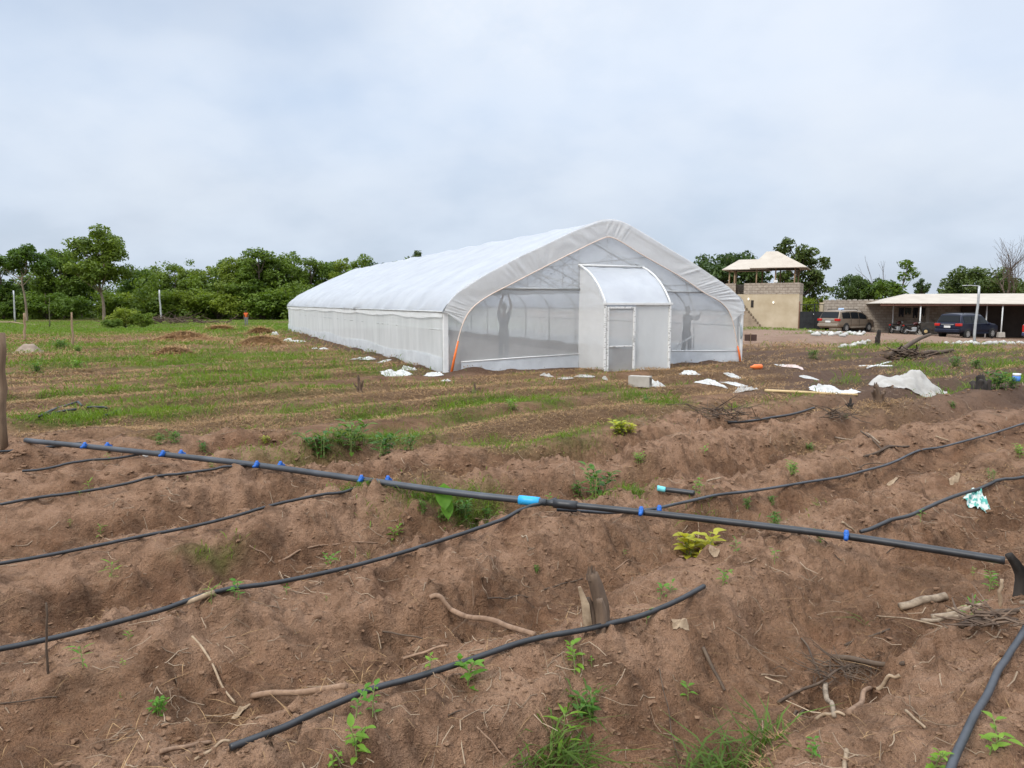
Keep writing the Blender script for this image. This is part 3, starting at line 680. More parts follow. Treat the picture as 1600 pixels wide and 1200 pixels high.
# bag hung from the right corner and a small lamp on the right wall
mb = MB(); mb.tube([(GH_W-.12, -.07, 1.15), (GH_W-.10, -.09, 1.0), (GH_W-.09, -.11, .78), (GH_W-.1, -.1, .66)], [.004, .03, .06, .02], 8, flat=.4)
bag = mb.build('hanging_bag', mat('grey_bag', (.22, .26, .29), (.35, .4, .42), 10), None, True, (*GH_O, 0), GH_T); tag(bag, 'small grey bag hanging from the right front corner of the greenhouse', 'bag')
# raised soil bed inside
P = np.zeros((30, 60, 3)); A = np.linspace(.35, 6.6, 30); B = np.linspace(2.0, GH_L-1, 60)
for i in range(30):
    P[i, :, 0] = A[i]; P[i, :, 1] = B; e_ = np.minimum(np.minimum(i, 29-i)/4, 1)*np.minimum(np.minimum(np.arange(60), 59-np.arange(60))/3, 1)
    P[i, :, 2] = -.04+(.12+.14*fbm(A[i]*.9+B*0, B*.8, 3, 44))*e_+rise(B)
soil_m = mat('bed_soil', (.22, .165, .125), (.33, .26, .205), 2, .95, .6, 25, .03, spec=.1)
mb = MB(); mb.grid(P); o = mb.build('raised_bed', soil_m, None, True, (*GH_O, 0), GH_T); tag(o, 'low bed of grey brown soil heaped inside the greenhouse', 'soil bed')
mb = MB(); mb.box((4.3, -.35, .35), (.55, .35, .5)); o = bevel(mb.build('crate', mat('grey_crate', (.24, .24, .23), (.3, .3, .29), 3), None, False, (*GH_O, 0), GH_T), .02); tag(o, 'grey crate standing inside the porch behind the netted door', 'crate')
# ------------------------------------------------------------------ people
def skinned(name, chains, m, parent, sub=1):
    """chains: lists of ((x,y,z), radius) polylines; equal points are joined, separate chains stay separate islands with their own root"""
    V = []; E_ = []; Rr = []; key = {}; roots = []
    for ch in chains:
        prev = None
        for p, r in ch:
            k = tuple(round(float(q), 4) for q in p)
            if k not in key: key[k] = len(V); V.append(k); Rr.append(r)
            i = key[k]
            if prev is not None: E_.append((prev, i))
            prev = i
    me = bpy.data.meshes.new(name); me.from_pydata(V, E_, []); o = link(name, me, parent)
    sk = o.modifiers.new('skin', 'SKIN'); sk.use_smooth_shade = True; sk.branch_smoothing = .3
    par = list(range(len(V)))
    def find(i):
        while par[i] != i: i = par[i]
        return i
    for a, b in E_: par[find(a)] = find(b)
    seen = set()
    for i, d in enumerate(me.skin_vertices[0].data):
        r = Rr[i]; d.radius = r if isinstance(r, tuple) else (r, r)
        f_ = find(i); d.use_root = f_ not in seen; seen.add(f_)
    ss = o.modifiers.new('sub', 'SUBSURF'); ss.levels = sub; ss.render_levels = sub
    dg = bpy.context.evaluated_depsgraph_get(); nm = bpy.data.meshes.new_from_object(o.evaluated_get(dg))
    o.modifiers.clear(); o.data = nm; nm.name = name; nm.materials.clear(); nm.materials.append(m)
    nm.polygons.foreach_set('use_smooth', [True]*len(nm.polygons))
    return o
skin_m = mat('brown_skin', (.10, .055, .035), (.13, .075, .05), 8, .5)
hair_m = mat('black_hair', (.012, .011, .01), (.03, .027, .025), 20, .8)
def person(label, loc, rz, scale, arms, legs, shirt, trousers, lean=0, cap=None, sleeve=.55):
    """built facing -y; arms = (elbow, wrist) for each side, legs = (knee, ankle)"""
    root = thing('person', label, 'person', loc, rz); root.scale = (scale,)*3
    v = lambda *a: np.array(a, float)
    pel = v(0, 0, .95); wai = v(0, -.01-lean*.1, 1.08); che = v(0, -.02-lean*.25, 1.30); nk0 = v(0, -.01-lean*.3, 1.47); nk = v(0, -.02-lean*.33, 1.53); hd = v(0, -.03-lean*.38, 1.60); top = v(0, -.03-lean*.4, 1.72)
    ch = [[(pel, (.135, .10)), (wai, (.125, .09)), (che, (.145, .10)), (nk0, (.075, .07)), (nk, .052), (hd, (.072, .082)), (top, (.062, .075))]]
    sh = []; tr = []
    for sd, (el, wr), (kn, an) in zip((-1, 1), arms, legs):
        s0 = v(sd*.17, -.01-lean*.27, 1.41); el = np.array(el); wr = np.array(wr); kn = np.array(kn); an = np.array(an)
        d = (wr-el)/np.linalg.norm(wr-el); hand = wr+d*.085
        ch.append([(che, (.145, .10)), (s0, .058), ((s0+el)/2, .048), (el, .04), ((el+wr)/2, .038), (wr, .026), (hand, (.036, .022))])
        side = np.cross(d, (0, 1, .2)); side /= np.linalg.norm(side); bend = np.cross(side, d)
        for k in range(4):
            L = (.066, .075, .07, .055)[k]; b0 = wr+d*.075+side*(k-1.5)*.019
            ch.append([(b0, .0095), (b0+d*L*.55+bend*.006, .009), (b0+d*L*.9+bend*L*.35, .0075)])
        b0 = wr+d*.03-side*.03; ch.append([(b0, .011), (b0+d*.025-side*.028, .0105), (b0+d*.055-side*.034, .009)])
        hip = v(sd*.095, 0, .90); toe = an+v(sd*.02, -.15, -.045); heel = an+v(0, .03, -.04)
        ch.append([(pel, (.135, .10)), (hip, .085), ((hip+kn)/2, .072), (kn, .054), ((kn+an)/2+v(0, .015, .03), .052), (an, .036), (toe, (.038, .028))]); ch.append([(an, .036), (heel, .035)])
        q = s0*(1-sleeve)+el*sleeve if sleeve < 1 else wr*.15+el*.85
        sh.append([(che, (.168, .122)), (s0, .076), ((s0+q)/2, .066), (q, .06)] if sleeve < 1 else [(che, (.168, .122)), (s0, .076), ((s0+el)/2, .066), (el, .058), (wr, .042)])
        tr.append([(pel, (.155, .12)), (hip, .103), ((hip+kn)/2, .09), (kn, .074), ((kn+an)/2, .066), (an+(kn-an)*.04, .056)])
    sh.append([(v(0, 0, .86), (.165, .125)), (wai, (.15, .115)), (che, (.168, .122)), (nk0, (.085, .078))])
    tr.append([(pel, (.155, .12)), (wai+v(0, 0, -.02), (.142, .105))])
    body = skinned('body', ch, skin_m, root)
    skinned('shirt', sh, shirt, root); skinned('trousers', tr, trousers, root)
    f = MB()
    hr = MB(); n = 14
    for i in range(6):
        pass
    hr.lathe([(.088, -.01), (.092, .03), (.086, .07), (.066, .105), (.03, .125), (.004, .13)], 14, 'Z', (0, 0, 0))
    h = hr.build('hair' if cap is None else 'cap', hair_m if cap is None else cap, root, True); h.location = tuple(hd+v(0, .012, .035)); h.scale = (.92, 1.05, 1)
    nose = MB(); nose.tube([hd+v(0, -.078, .02), hd+v(0, -.10, -.015), hd+v(0, -.085, -.025)], [.008, .014, .01], 6); nose.build('nose', skin_m, root, True)
    for sd in (-1, 1):
        ea = MB(); ea.tube([hd+v(sd*.078, .0, .03), hd+v(sd*.086, .012, .0), hd+v(sd*.078, .006, -.03)], [.012, .018, .01], 6); ea.build('ear', skin_m, root, True)
        ey = MB(); ey.tube([hd+v(sd*.028-.012, -.083, .028), hd+v(sd*.028+.012, -.083, .028)], .007, 6); ey.build('eye', hair_m, root, True)
    mo = MB(); mo.tube([hd+v(-.022, -.086, -.05), hd+v(0, -.092, -.05), hd+v(.022, -.086, -.05)], .006, 6); mo.build('mouth', hair_m, root, True)
    return root
cloth = lambda n, c: mat(n, c, tuple(k*1.25 for k in c), 9, .9)
def ghp(a, b, z=0.0):
    return (GH_O[0]+a*GC-b*GS, GH_O[1]+a*GS+b*GC, z)
p0 = at_y(787, 553, 21.0); 
stand = [((-.10, .0, .50), (-.11, .03, .08)), ((.10, -.02, .50), (.11, 0, .08))]
person('person in dark clothes reaching both arms up behind the left front net', (p0[0], p0[1], .0), R(150), .98,
       [((-.20, -.12, 1.66), (-.10, -.16, 1.92)), ((.21, -.10, 1.66), (.12, -.14, 1.93))], stand, cloth('dark_shirt', (.035, .04, .05)), cloth('dark_trousers', (.03, .033, .04)))
p1 = at_y(1072, 551, 22.3)
person('person in dark clothes working at a hoop post behind the right front net', (p1[0], p1[1], -.0), R(115), .93,
       [((-.24, -.20, 1.30), (-.12, -.42, 1.45)), ((.24, -.22, 1.26), (.10, -.42, 1.38))], [((-.10, -.06, .50), (-.12, -.02, .08)), ((.10, .0, .50), (.13, .08, .08))], cloth('black_shirt', (.04, .042, .05)), cloth('charcoal_trousers', (.045, .047, .055)), sleeve=1.0)
p2 = at_y(385, 508, 80.0)
person('person in an orange shirt and grey trousers standing far off before the trees', (p2[0], p2[1], float(H(p2[0], p2[1]))), R(10), 1.0,
       [((-.24, .02, 1.14), (-.25, -.06, .90)), ((.24, .02, 1.14), (.25, -.05, .90))], stand, cloth('orange_shirt', (.55, .11, .03)), cloth('grey_trousers', (.16, .16, .17)))
# ------------------------------------------------------------------ trees
leafA = leafmat('leaf_mid_green', (.045, .085, .009), (.15, .22, .027), .35, .35, .22)
leafB = leafmat('leaf_dark_green', (.026, .05, .011), (.085, .13, .024), .35, .3, .18)
leafC = leafmat('leaf_fresh_green', (.07, .12, .010), (.20, .27, .034), .35, .4, .2)
bark = mat('pale_bark', (.16, .12, .085), (.32, .26, .19), 3, .9, .4, 20, .02, stretch=(1, 1, .3))
barkd = mat('dark_bark', (.07, .052, .04), (.15, .115, .085), 4, .9, .4, 20, .02, stretch=(1, 1, .3))
def leaf_cloud(centres, radii, nleaf, size, seed, flat=.75, droop=0.0):
    g = np.random.default_rng(seed); out = []
    for c_, r in zip(centres, radii):
        n = int(nleaf*(r/np.mean(radii))**1.6)+8
        d = g.normal(size=(n, 3)); d /= np.linalg.norm(d, axis=1)[:, None]
        rr = r*(.35+.65*g.random(n)**.5)*(1+.25*(g.random(n)-.5))
        p = c_+d*rr[:, None]*[1, 1, flat]
        nrm = d*.7+g.normal(size=(n, 3))*.55+[0, 0, .35]; nrm /= np.linalg.norm(nrm, axis=1)[:, None]
        a = np.cross(nrm, g.normal(size=(n, 3))); a /= np.linalg.norm(a, axis=1)[:, None]; b_ = np.cross(nrm, a)
        s = size*(.55+.9*g.random(n))[:, None]
        out.append(np.stack([p-a*s, p+b_*s*.45-nrm*s*.15, p+a*s*.9, p-b_*s*.45-nrm*s*.15], 1))
    return np.concatenate(out)
def tree_proto(seed, h, cw, cb, ncl, nleaf, lsize, clump, trunk_r, lobes=None, sparse=False, fork=.45):
    """returns (trunk MB, leaf quads) for a tree h tall, crown cw wide starting at cb"""
    g = np.random.default_rng(seed); cs = []; rs = []
    if lobes is None: lobes = [(0, 0, (h+cb)/2, cw/2, (h-cb)/2)]
    wsum = sum(l[3]**2*l[4] for l in lobes)
    for (lx, ly, lz, lr, lh) in lobes:
        for k in range(max(3, int(ncl*lr*lr*lh/wsum))):
            d = g.normal(size=3); d /= np.linalg.norm(d); q = (.35+.65*g.random()**.6)
            c_ = np.array([lx, ly, lz])+d*q*np.array([lr, lr, lh])*.9
            if c_[2] < cb*.8: c_[2] = cb*.8+g.random()*.5
            cs.append(c_); rs.append(clump*(.6+.75*g.random()))
    mb = MB()
    tp = spline([(0, 0, -.3), (g.normal()*.06, g.normal()*.06, cb*.5), (g.normal()*.12, g.normal()*.12, cb), (lobes[0][0]*.6, lobes[0][1]*.6, h*.62), (lobes[0][0]*.9, lobes[0][1], h*.88)], 12)
    mb.tube(tp, np.linspace(trunk_r, trunk_r*.18, 12), 8, jit=.15)
    order = sorted(range(len(cs)), key=lambda i: cs[i][2])
    for i in order[::2 if not sparse else 1]:
        c_ = cs[i]; k = min(len(tp)-2, max(3, int(np.argmin(np.abs(tp[:, 2]-max(cb*.75, c_[2]-1.2-np.hypot(*c_[:2])*.4))))))
        p0 = tp[k]; m_ = (p0+c_)/2+[0, 0, -.15]
        mb.tube(spline([p0, m_, c_], 6), np.linspace(trunk_r*.34, trunk_r*.07, 6), 5, False)
    return mb, leaf_cloud(np.array(cs), np.array(rs), nleaf, lsize, seed+1)
PROTO = {}
def make_proto(key, lm, bm, **kw):
    mb, L = tree_proto(**kw)
    root = thing('tree', 'tree', 'tree'); mb.build('trunk', bm, root, True); quads_obj('crown', L, lm, root)
    PROTO[key] = [root, kw['h'], False]
make_proto('big', leafA, bark, seed=3, h=10, cw=5.4, cb=3.6, ncl=75, nleaf=105, lsize=.17, clump=.72, trunk_r=.15, lobes=[(.9, 0, 7.3, 1.7, 2.5), (-1.3, .4, 6.4, 1.7, 2.2), (.1, -.5, 5.0, 2.6, 1.5)])
make_proto('open', leafA, bark, seed=5, h=8, cw=4, cb=4.2, ncl=34, nleaf=95, lsize=.16, clump=.62, trunk_r=.11, lobes=[(.4, 0, 6.9, 1.6, 1.0), (-1.1, 0, 5.6, 1.4, 1.1), (1.7, .3, 5.6, .9, .8)])
make_proto('round', leafA, barkd, seed=8, h=7.5, cw=5.6, cb=1.2, ncl=95, nleaf=90, lsize=.17, clump=.72, trunk_r=.18)
make_proto('tall', leafA, barkd, seed=12, h=8, cw=4.2, cb=1.4, ncl=75, nleaf=90, lsize=.16, clump=.66, trunk_r=.16, lobes=[(0, 0, 5.2, 1.7, 2.7), (.9, .2, 3.2, 1.9, 1.8), (-1.1, -.3, 3.4, 1.6, 1.9)])
make_proto('airy', leafC, barkd, seed=15, h=8, cw=4.6, cb=1.6, ncl=60, nleaf=70, lsize=.15, clump=.6, trunk_r=.14, lobes=[(0, 0, 6.3, 1.4, 1.5), (1.3, 0, 4.2, 1.6, 1.8), (-1.4, .3, 4.0, 1.5, 1.9)])
make_proto('bush', leafC, barkd, seed=19, h=3, cw=4, cb=.3, ncl=45, nleaf=75, lsize=.13, clump=.52, trunk_r=.08)
make_proto('dark', leafB, barkd, seed=23, h=8.5, cw=5, cb=1.8, ncl=62, nleaf=80, lsize=.17, clump=.55, trunk_r=.17, lobes=[(-.6, 0, 6.8, 1.6, 1.6), (1.2, .2, 5.5, 1.4, 1.5), (1.5, 0, 3.4, 1.3, 1.5), (-.9, .2, 4.0, 1.6, 1.8)], sparse=True)
make_proto('spread', leafB, barkd, seed=29, h=6, cw=7, cb=1.4, ncl=80, nleaf=95, lsize=.17, clump=.7, trunk_r=.2)
make_proto('sapling', leafA, barkd, seed=37, h=6, cw=3.2, cb=1.5, ncl=26, nleaf=40, lsize=.16, clump=.5, trunk_r=.08, lobes=[(.9, 0, 5.0, .8, .9), (-.5, 0, 3.2, 1.3, 1.3)], sparse=True)
def tree_at(key, px, ptop, Y, ws, label, rz=None, group=None, name='tree', cat='tree'):
    root, h0, used = PROTO[key]; top = at_y(px, ptop, Y); zb = float(H(top[0], top[1])); h = top[2]-zb
    o = root if not used else copy_tree(root)
    if used: o.name = name
    else: o.name = name
    PROTO[key][2] = True
    s = h/h0; o.location = (top[0], top[1], zb); o.scale = (s*ws, s*ws, s); o.rotation_euler = (0, 0, rnd.uniform(0, 6.28) if rz is None else rz)
    tag(o, label, cat, group); return o
GW = 'trees of the wood behind the field'
T = [('open', 33, 376, 70, 1.15, 'slim tree with pale bare trunk and high open crown near the left edge', 0),
     ('big', 152, 342, 73, 1.12, 'tallest tree with pale trunk and dense two-lobed crown at the left', 0),
     ('round', 92, 384, 82, .95, 'bushy tree directly left of the tallest tree with pale trunk', None),
     ('tall', -2, 400, 80, 1.0, 'dark tree cut by the left edge of the picture', None),
     ('spread', 62, 425, 84, .8, 'low broad tree behind the slim pale-trunked tree', None),
     ('round', 122, 415, 86, .9, 'tree behind the trunk of the tallest pale-trunked tree', None),
     ('round', 213, 417, 84, .95, 'round tree just right of the tallest pale-trunked tree', None),
     ('airy', 243, 413, 88, 1.0, 'light green tree above the tall grey pole in the field', None),
     ('tall', 272, 411, 86, 1.1, 'light-topped tree right of the tall grey field pole', None),
     ('round', 298, 416, 84, .9, 'low round tree between the field pole and the dense dark clump', None),
     ('airy', 325, 412, 90, 1.0, 'airy light green tree left of the dense dark clump', None),
     ('tall', 349, 405, 86, 1.0, 'tree at the left shoulder of the dense dark clump', None),
     ('round', 374, 397, 82, 1.0, 'dense dark tree above the person in the orange shirt', None),
     ('tall', 403, 386, 80, 1.35, 'tallest tree of the dense dark clump left of the greenhouse', None),
     ('round', 432, 396, 82, 1.0, 'dense tree above the far left corner of the greenhouse', None),
     ('airy', 455, 388, 86, 1.0, 'tree with a ragged top just left of the greenhouse roof', None),
     ('tall', 485, 401, 84, 1.1, 'tree behind the low far end of the greenhouse roof', None),
     ('round', 512, 405, 86, 1.0, 'round tree behind the far end of the greenhouse roof', None),
     ('airy', 540, 399, 84, 1.0, 'light green tree above the far slope of the greenhouse roof', None),
     ('airy', 566, 392, 82, .95, 'last tall tree of the wood with a clear edge against the sky', None),
     ('spread', 532, 425, 88, .9, 'low tree peeping over the far slope of the greenhouse roof', None),
     ('dark', 638, 386, 100, .9, 'distant dark tree top showing over the greenhouse ridge', None),
     ('spread', 612, 402, 104, .8, 'low distant tree top left of the one over the greenhouse ridge', None),
     ('bush', 663, 396, 104, 2.0, 'smallest distant tree top right at the greenhouse ridge', None),
     ('spread', 1137, 386, 76, 1.0, 'broad dark tree behind the left of the watch tower', None),
     ('dark', 1255, 363, 72, 1.05, 'tall dark tree with gaps in its crown right of the watch tower', 0),
     ('bush', 1262, 455, 72, 1.1, 'fresh green bush behind the black gate', None),
     ('spread', 1346, 424, 84, .78, 'round tree behind the block wall above the tan minivan', None),
     ('sapling', 1402, 398, 80, 1.15, 'young leaning thin tree left of the carport roof', 0),
     ('dark', 1443, 431, 92, .75, 'small dark tree above the left of the carport roof', None),
     ('spread', 1532, 411, 84, .98, 'broad dense tree above the right of the carport roof', None),
     ('spread', 1615, 432, 88, .8, 'tree behind the carport at the right edge of the picture', None)]
for k, px, pt, Y, ws, lab, rz in T: tree_at(k, px, pt, Y*(1.6 if px < 600 else 1), ws, lab, rz, GW if px < 600 else None)
for i, (px, pt, Y, ws) in enumerate([(-90, 395, 82, 1.1), (-170, 400, 84, 1.1), (-250, 398, 86, 1.1), (-330, 402, 84, 1.1), (1700, 420, 88, .9), (1800, 425, 88, .9)]):
    tree_at(('round', 'tall')[i % 2], px, pt, Y*(1.6 if px < 0 else 1), ws, 'tree of the wood beyond the edge of the picture', None, 'trees beyond the picture edge')
BU = [(5, 468, 78, 1.4, 'low bush at the left edge in front of the wood'), (70, 452, 78, 1.3, 'bush between the slim tree and the tallest tree'), (110, 460, 77, 1.2, 'dark bush just left of the tallest trunk'), (180, 452, 79, 1.3, 'bush just right of the tallest trunk'), (222, 455, 80, 1.3, 'bush behind the round thicket in the field'), (262, 450, 80, 1.3, 'bush right behind the tall grey field pole'), (300, 452, 80, 1.3, 'bush at the wood edge in the middle of the left half'), (340, 448, 80, 1.4, 'bush at the wood edge left of the orange-shirted person'), (372, 455, 78, 1.2, 'bush right behind the orange-shirted person'), (410, 450, 78, 1.4, 'bush at the wood edge by the greenhouse far corner'), (445, 446, 79, 1.4, 'bush hiding behind the far corner of the greenhouse'), (470, 452, 84, 1.4, 'bush behind the far end wall of the greenhouse')]
for px, pt, Y, ws, lab in BU: tree_at('bush', px, pt, Y*1.6, ws, lab, None, 'bushes along the edge of the wood', 'bush', 'bush')
# undergrowth of the wood: one mass nobody could count
g = np.random.default_rng(77); n = 1700; xs = g.uniform(-112, 2, n); ys = 126+g.random(n)*28+6*np.sin(xs*.23)+3*np.sin(xs*.71); zs = H(xs, ys)+g.random(n)*(1.5+9.5*sst(.3, .7, fbm(xs*.16, ys*.1, 3, 85)))-.2
L = leaf_cloud(np.c_[xs, ys, zs], 1.1+1.0*g.random(n), 46, .30, 78)
o = quads_obj('undergrowth', L, leafA); tag(o, 'dark undergrowth filling the wood between the trunks', 'undergrowth', None, 'stuff')
g = np.random.default_rng(79); n = 150; xs = g.uniform(24, 70, n); ys = 76+g.random(n)*10; zs = H(xs, ys)+g.random(n)*1.6
o = quads_obj('undergrowth', leaf_cloud(np.c_[xs, ys, zs], .9+.5*g.random(n), 46, .19, 80), leafB); tag(o, 'low green growth beyond the block wall', 'undergrowth', None, 'stuff')
def bare_tree(px, pb, ptop, Y, label, seed, spread=.42, depth=5, r0=.12, lean=0):
    top = at_y(px, ptop, Y); zb = float(H(top[0], Y)); h = top[2]-zb; g = np.random.default_rng(seed); mb = MB()
    def br(p, d, L, r, k):
        q = [p]; dd = d.copy()
        for j in range(3): dd = dd+g.normal(size=3)*.09; dd /= np.linalg.norm(dd); q.append(q[-1]+dd*L/3)
        mb.tube(q, np.linspace(r, r*.66, 4), 5 if k > 2 else 3, False)
        if k == 0: return
        for j in range(2+(k > 2)+(g.random() > .5)):
            nd = dd+g.normal(size=3)*spread; nd[2] = abs(nd[2])*.6+.45; nd /= np.linalg.norm(nd); br(q[-1] if j < 2 else q[2], nd, L*(.62+.22*g.random()), r*.6, k-1)
    br(np.zeros(3)+[0, 0, -.2], np.array([lean, 0, 1.]), h*.30, r0, depth)
    root = thing('bare_tree', label, 'tree', (top[0], Y, zb)); mb.build('trunk', barkd, root, True)
    Z = max(v[2] for A in mb.V for v in A); root.scale = (1, 1, h/Z)
bare_tree(1583, 470, 362, 78, 'leafless tree with many thin twigs at the right edge', 4, .36, 5, .13)
bare_tree(1384, 470, 398, 82, 'small leafless thin tree rising behind the block wall', 9, .3, 3, .07)

# ------------------------------------------------------------------ the walled yard
CR = R(-26); cxx, cyy = math.cos(CR), math.sin(CR)
blk = blockmat('concrete_block', (.44, .38, .31), (.36, .31, .25), (.30, .25, .20))
plas = mat('stained_plaster', (.40, .325, .215), (.52, .44, .315), .8, .95, .3, 14, .02, spec=.1)
rooftin = mat('beige_tin', (.37, .315, .25), (.45, .395, .32), 1.2, .55, spec=.3)
wood = mat('rough_pole', (.21, .14, .085), (.38, .27, .17), 6, .9, .3, 30, .01, stretch=(1, 1, .2))
black = mat('black_metal', (.012, .013, .014), (.03, .032, .033), 3, .5)
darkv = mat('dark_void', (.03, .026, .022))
conc = mat('concrete', (.33, .30, .26), (.42, .39, .34), 5, .95, .3, 30, .01)
TY = 63.0; tl = at_y(1166, 477, TY); TZ = -.19
tw = thing('watch_tower', 'squat plastered watch tower with block parapet, outside steps and beige tin roof', 'tower', (tl[0], TY, TZ), CR)
mb = MB(); mb.box((1.25, 2.0, 1.42-.15), (6.1, 4.0, 3.14)); mb.build('plaster_wall', plas, tw)
for x0, x1, y0, y1 in ((-.25, 4.33, -.02, .18), (-1.83, -.95, -.02, .18), (4.13, 4.33, .18, 4.0), (-1.83, -1.63, .18, 4.0), (-1.63, 4.13, 3.82, 4.02)):
    mb = MB(); mb.box(((x0+x1)/2, (y0+y1)/2, 2.84+.475), (x1-x0, y1-y0, .95)); mb.build('parapet', blk, tw)
st = MB()
for k in range(12):
    x0 = 1.35-.19*(k+1); z1 = .235*(k+1); st.box((x0+.0, -.52, z1/2-.1), (.19, .99, z1+.2))
st.build('steps', mat('step_concrete', (.22, .17, .12), (.34, .27, .19), 3, .95), tw)
for x, y in ((-1.55, .1), (-1.1, .1), (.75, .08), (2.3, .08), (3.85, .08), (-1.55, 3.8), (.75, 3.9), (2.3, 3.9), (3.85, 3.9)):
    mb = MB(); mb.tube([(x, y, 2.9), (x+.03, y, 5.15)], .065, 7, jit=.2, seed=int(x*9)+40); mb.build('roof_post', wood, tw, True)
def hip(x0, x1, y0, y1, z0, r0, r1, yr, z1, name, parent):
    g_ = MB(); V = [(x0, y0, z0), (x1, y0, z0), (x1, y1, z0), (x0, y1, z0), (r0, yr, z1), (r1, yr, z1)]
    g_.add(V, [(0, 1, 5, 4), (1, 2, 5), (2, 3, 4, 5), (3, 0, 4)]); o = g_.build(name, rooftin, parent)
    s_ = o.modifiers.new('solid', 'SOLIDIFY'); s_.thickness = .06; return o
hip(.25, 4.85, -.55, 4.5, 5.08, 1.3, 2.2, 2.0, 6.62, 'tin_roof', tw)
hip(-2.1, 1.6, -.45, 3.9, 5.0, -1.0, 1.4, 1.8, 5.95, 'side_roof', tw)
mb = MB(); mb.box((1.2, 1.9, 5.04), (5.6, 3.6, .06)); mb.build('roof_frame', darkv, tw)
mb = MB(); mb.box((.5, -.012, 2.0), (.22, .05, .62)); mb.build('slit_window', darkv, tw)
lampm = NT('lit_bulb'); e_ = lampm.n('ShaderNodeEmission', i_Strength=1.2); e_.inputs[0].default_value = (1, .97, .85, 1); lampm.l(e_.outputs[0], lampm.out.inputs[0])
for x, z in ((.18, 2.32), (2.25, 2.02)):
    mb = MB(); mb.lathe([(.03, 0), (.07, .05), (.075, .12), (.04, .2)], 10, 'Z', (x, -.1, z)); o = mb.build('wall_lamp', lampm.m, tw, True)
mb = MB(); mb.box((2.35, .08, 3.93), (.34, .22, .22)); bevel(mb.build('floodlight', M['whitepaint'], tw), .02)
mb = MB(); mb.tube([(4.38, -.06, -.1), (4.37, -.06, 2.2)], .05, 6); mb.build('drain_pipe', mat('rusty_pipe', (.16, .08, .05), (.25, .13, .08), 9), tw)
for x, z, s in ((1.6, .18, .5), (1.0, .15, .35)):
    pass
# gate
gp = at_y(1250, 477, 60.9); gz = float(H(gp[0], gp[1]))
gt = thing('gate', 'black sheet metal gate between the watch tower and the block wall', 'gate', (gp[0], gp[1], gz), R(-10))
mb = MB(); mb.box((.98, 0, .72), (1.92, .05, 1.5)); mb.build('gate_panel', black, gt)
mb = MB(); mb.box((.98, .01, 2.06), (1.92, .04, .05)); 
for k in range(5): mb.box((.08+.45*k, .01, 1.77), (.03, .03, .58))
mb.build('gate_rail', black, gt); mb = MB(); mb.box((1.17, -.04, 1.07), (.09, .08, 2.15)); mb.build('gate_post', black, gt)
mb = MB(); mb.lathe([(.03, 0), (.05, .01), (.03, .05)], 8, 'Y', (1.1, -.09, 1.25)); mb.build('latch', M['steel'], gt)
# block wall, two stretches
wp = at_y(1287, 477, 61.5); WR = R(-7); wz = -.45
bw_ = thing('block_wall', 'unplastered concrete block wall behind the parked cars', 'wall', (wp[0], wp[1], wz), WR)
mb = MB(); mb.box((4.2, .12, 1.12), (8.4, .22, 2.86)); mb.build('wall_panel', blk, bw_)
mb = MB(); mb.box((18.4, .14, 1.18), (19.98, .22, 3.0)); mb.build('wall_panel', blk, bw_)
mb = MB(); mb.box((-.14, .12, 1.0), (.3, .34, 2.75)); mb.build('wall_pier', plas, bw_)
mb = MB(); mb.box((8.4, -.03, 1.2), (.25, .1, 3.0)); mb.build('wall_pier', conc, bw_)
mb = MB()
for k in range(19): mb.box((.3+.45*k, .12, 2.58), (.3, .18, .05+.03*(k % 3)))
mb.build('wall_coping', conc, bw_)
# carport
cp = at_y(1374, 477, 57.2); CZ = -.66; CA = R(-12)
cpt = thing('carport', 'long open carport with a low pale tin roof on thin white posts', 'carport', (cp[0], cp[1], CZ), CA)
mb = MB(); g_ = MB(); g_.add([(0, 0, 2.52), (26, 0, 2.36), (26, 7, 3.15), (3.2, 4.6, 3.30), (0, 5.2, 2.5), (26, 4.6, 3.32)], [(0, 1, 5, 3), (0, 3, 4), (3, 5, 2, 4)])
rf = g_.build('tin_roof', rooftin, cpt); s_ = rf.modifiers.new('solid', 'SOLIDIFY'); s_.thickness = .05
mb = MB(); mb.box((13.0, .12, 2.36), (25.8, .06, .1)); mb.build('eave_beam', mat('red_brown_beam', (.16, .07, .05)), cpt)
for x, y in ((3.1, .25), (8.1, 1.0), (8.9, .25), (14.6, .25), (20, .25), (3.1, 4.5), (13.0, 3.6), (1.9, 3.0)):
    mb = MB(); mb.tube([(x, y, -.25), (x, y, 2.42+max(0, y-1)*.16)], .05, 8); p_ = mb.build('post', M['whitepaint'], cpt, True)
    if y < .5: mb = MB(); mb.box((x, y, .06), (.5, .4, .4), taper=.85); bevel(mb.build('post_footing', conc, p_), .02)
mb = MB(); mb.box((17.0, 4.3, 1.15), (19, .12, 2.9)); mb.build('back_shade_panel', mat('painted_shade_wall', (.03, .024, .02), (.06, .046, .038), 1), cpt)  # near-black panel before the block wall, its colour painting the shade under the roof
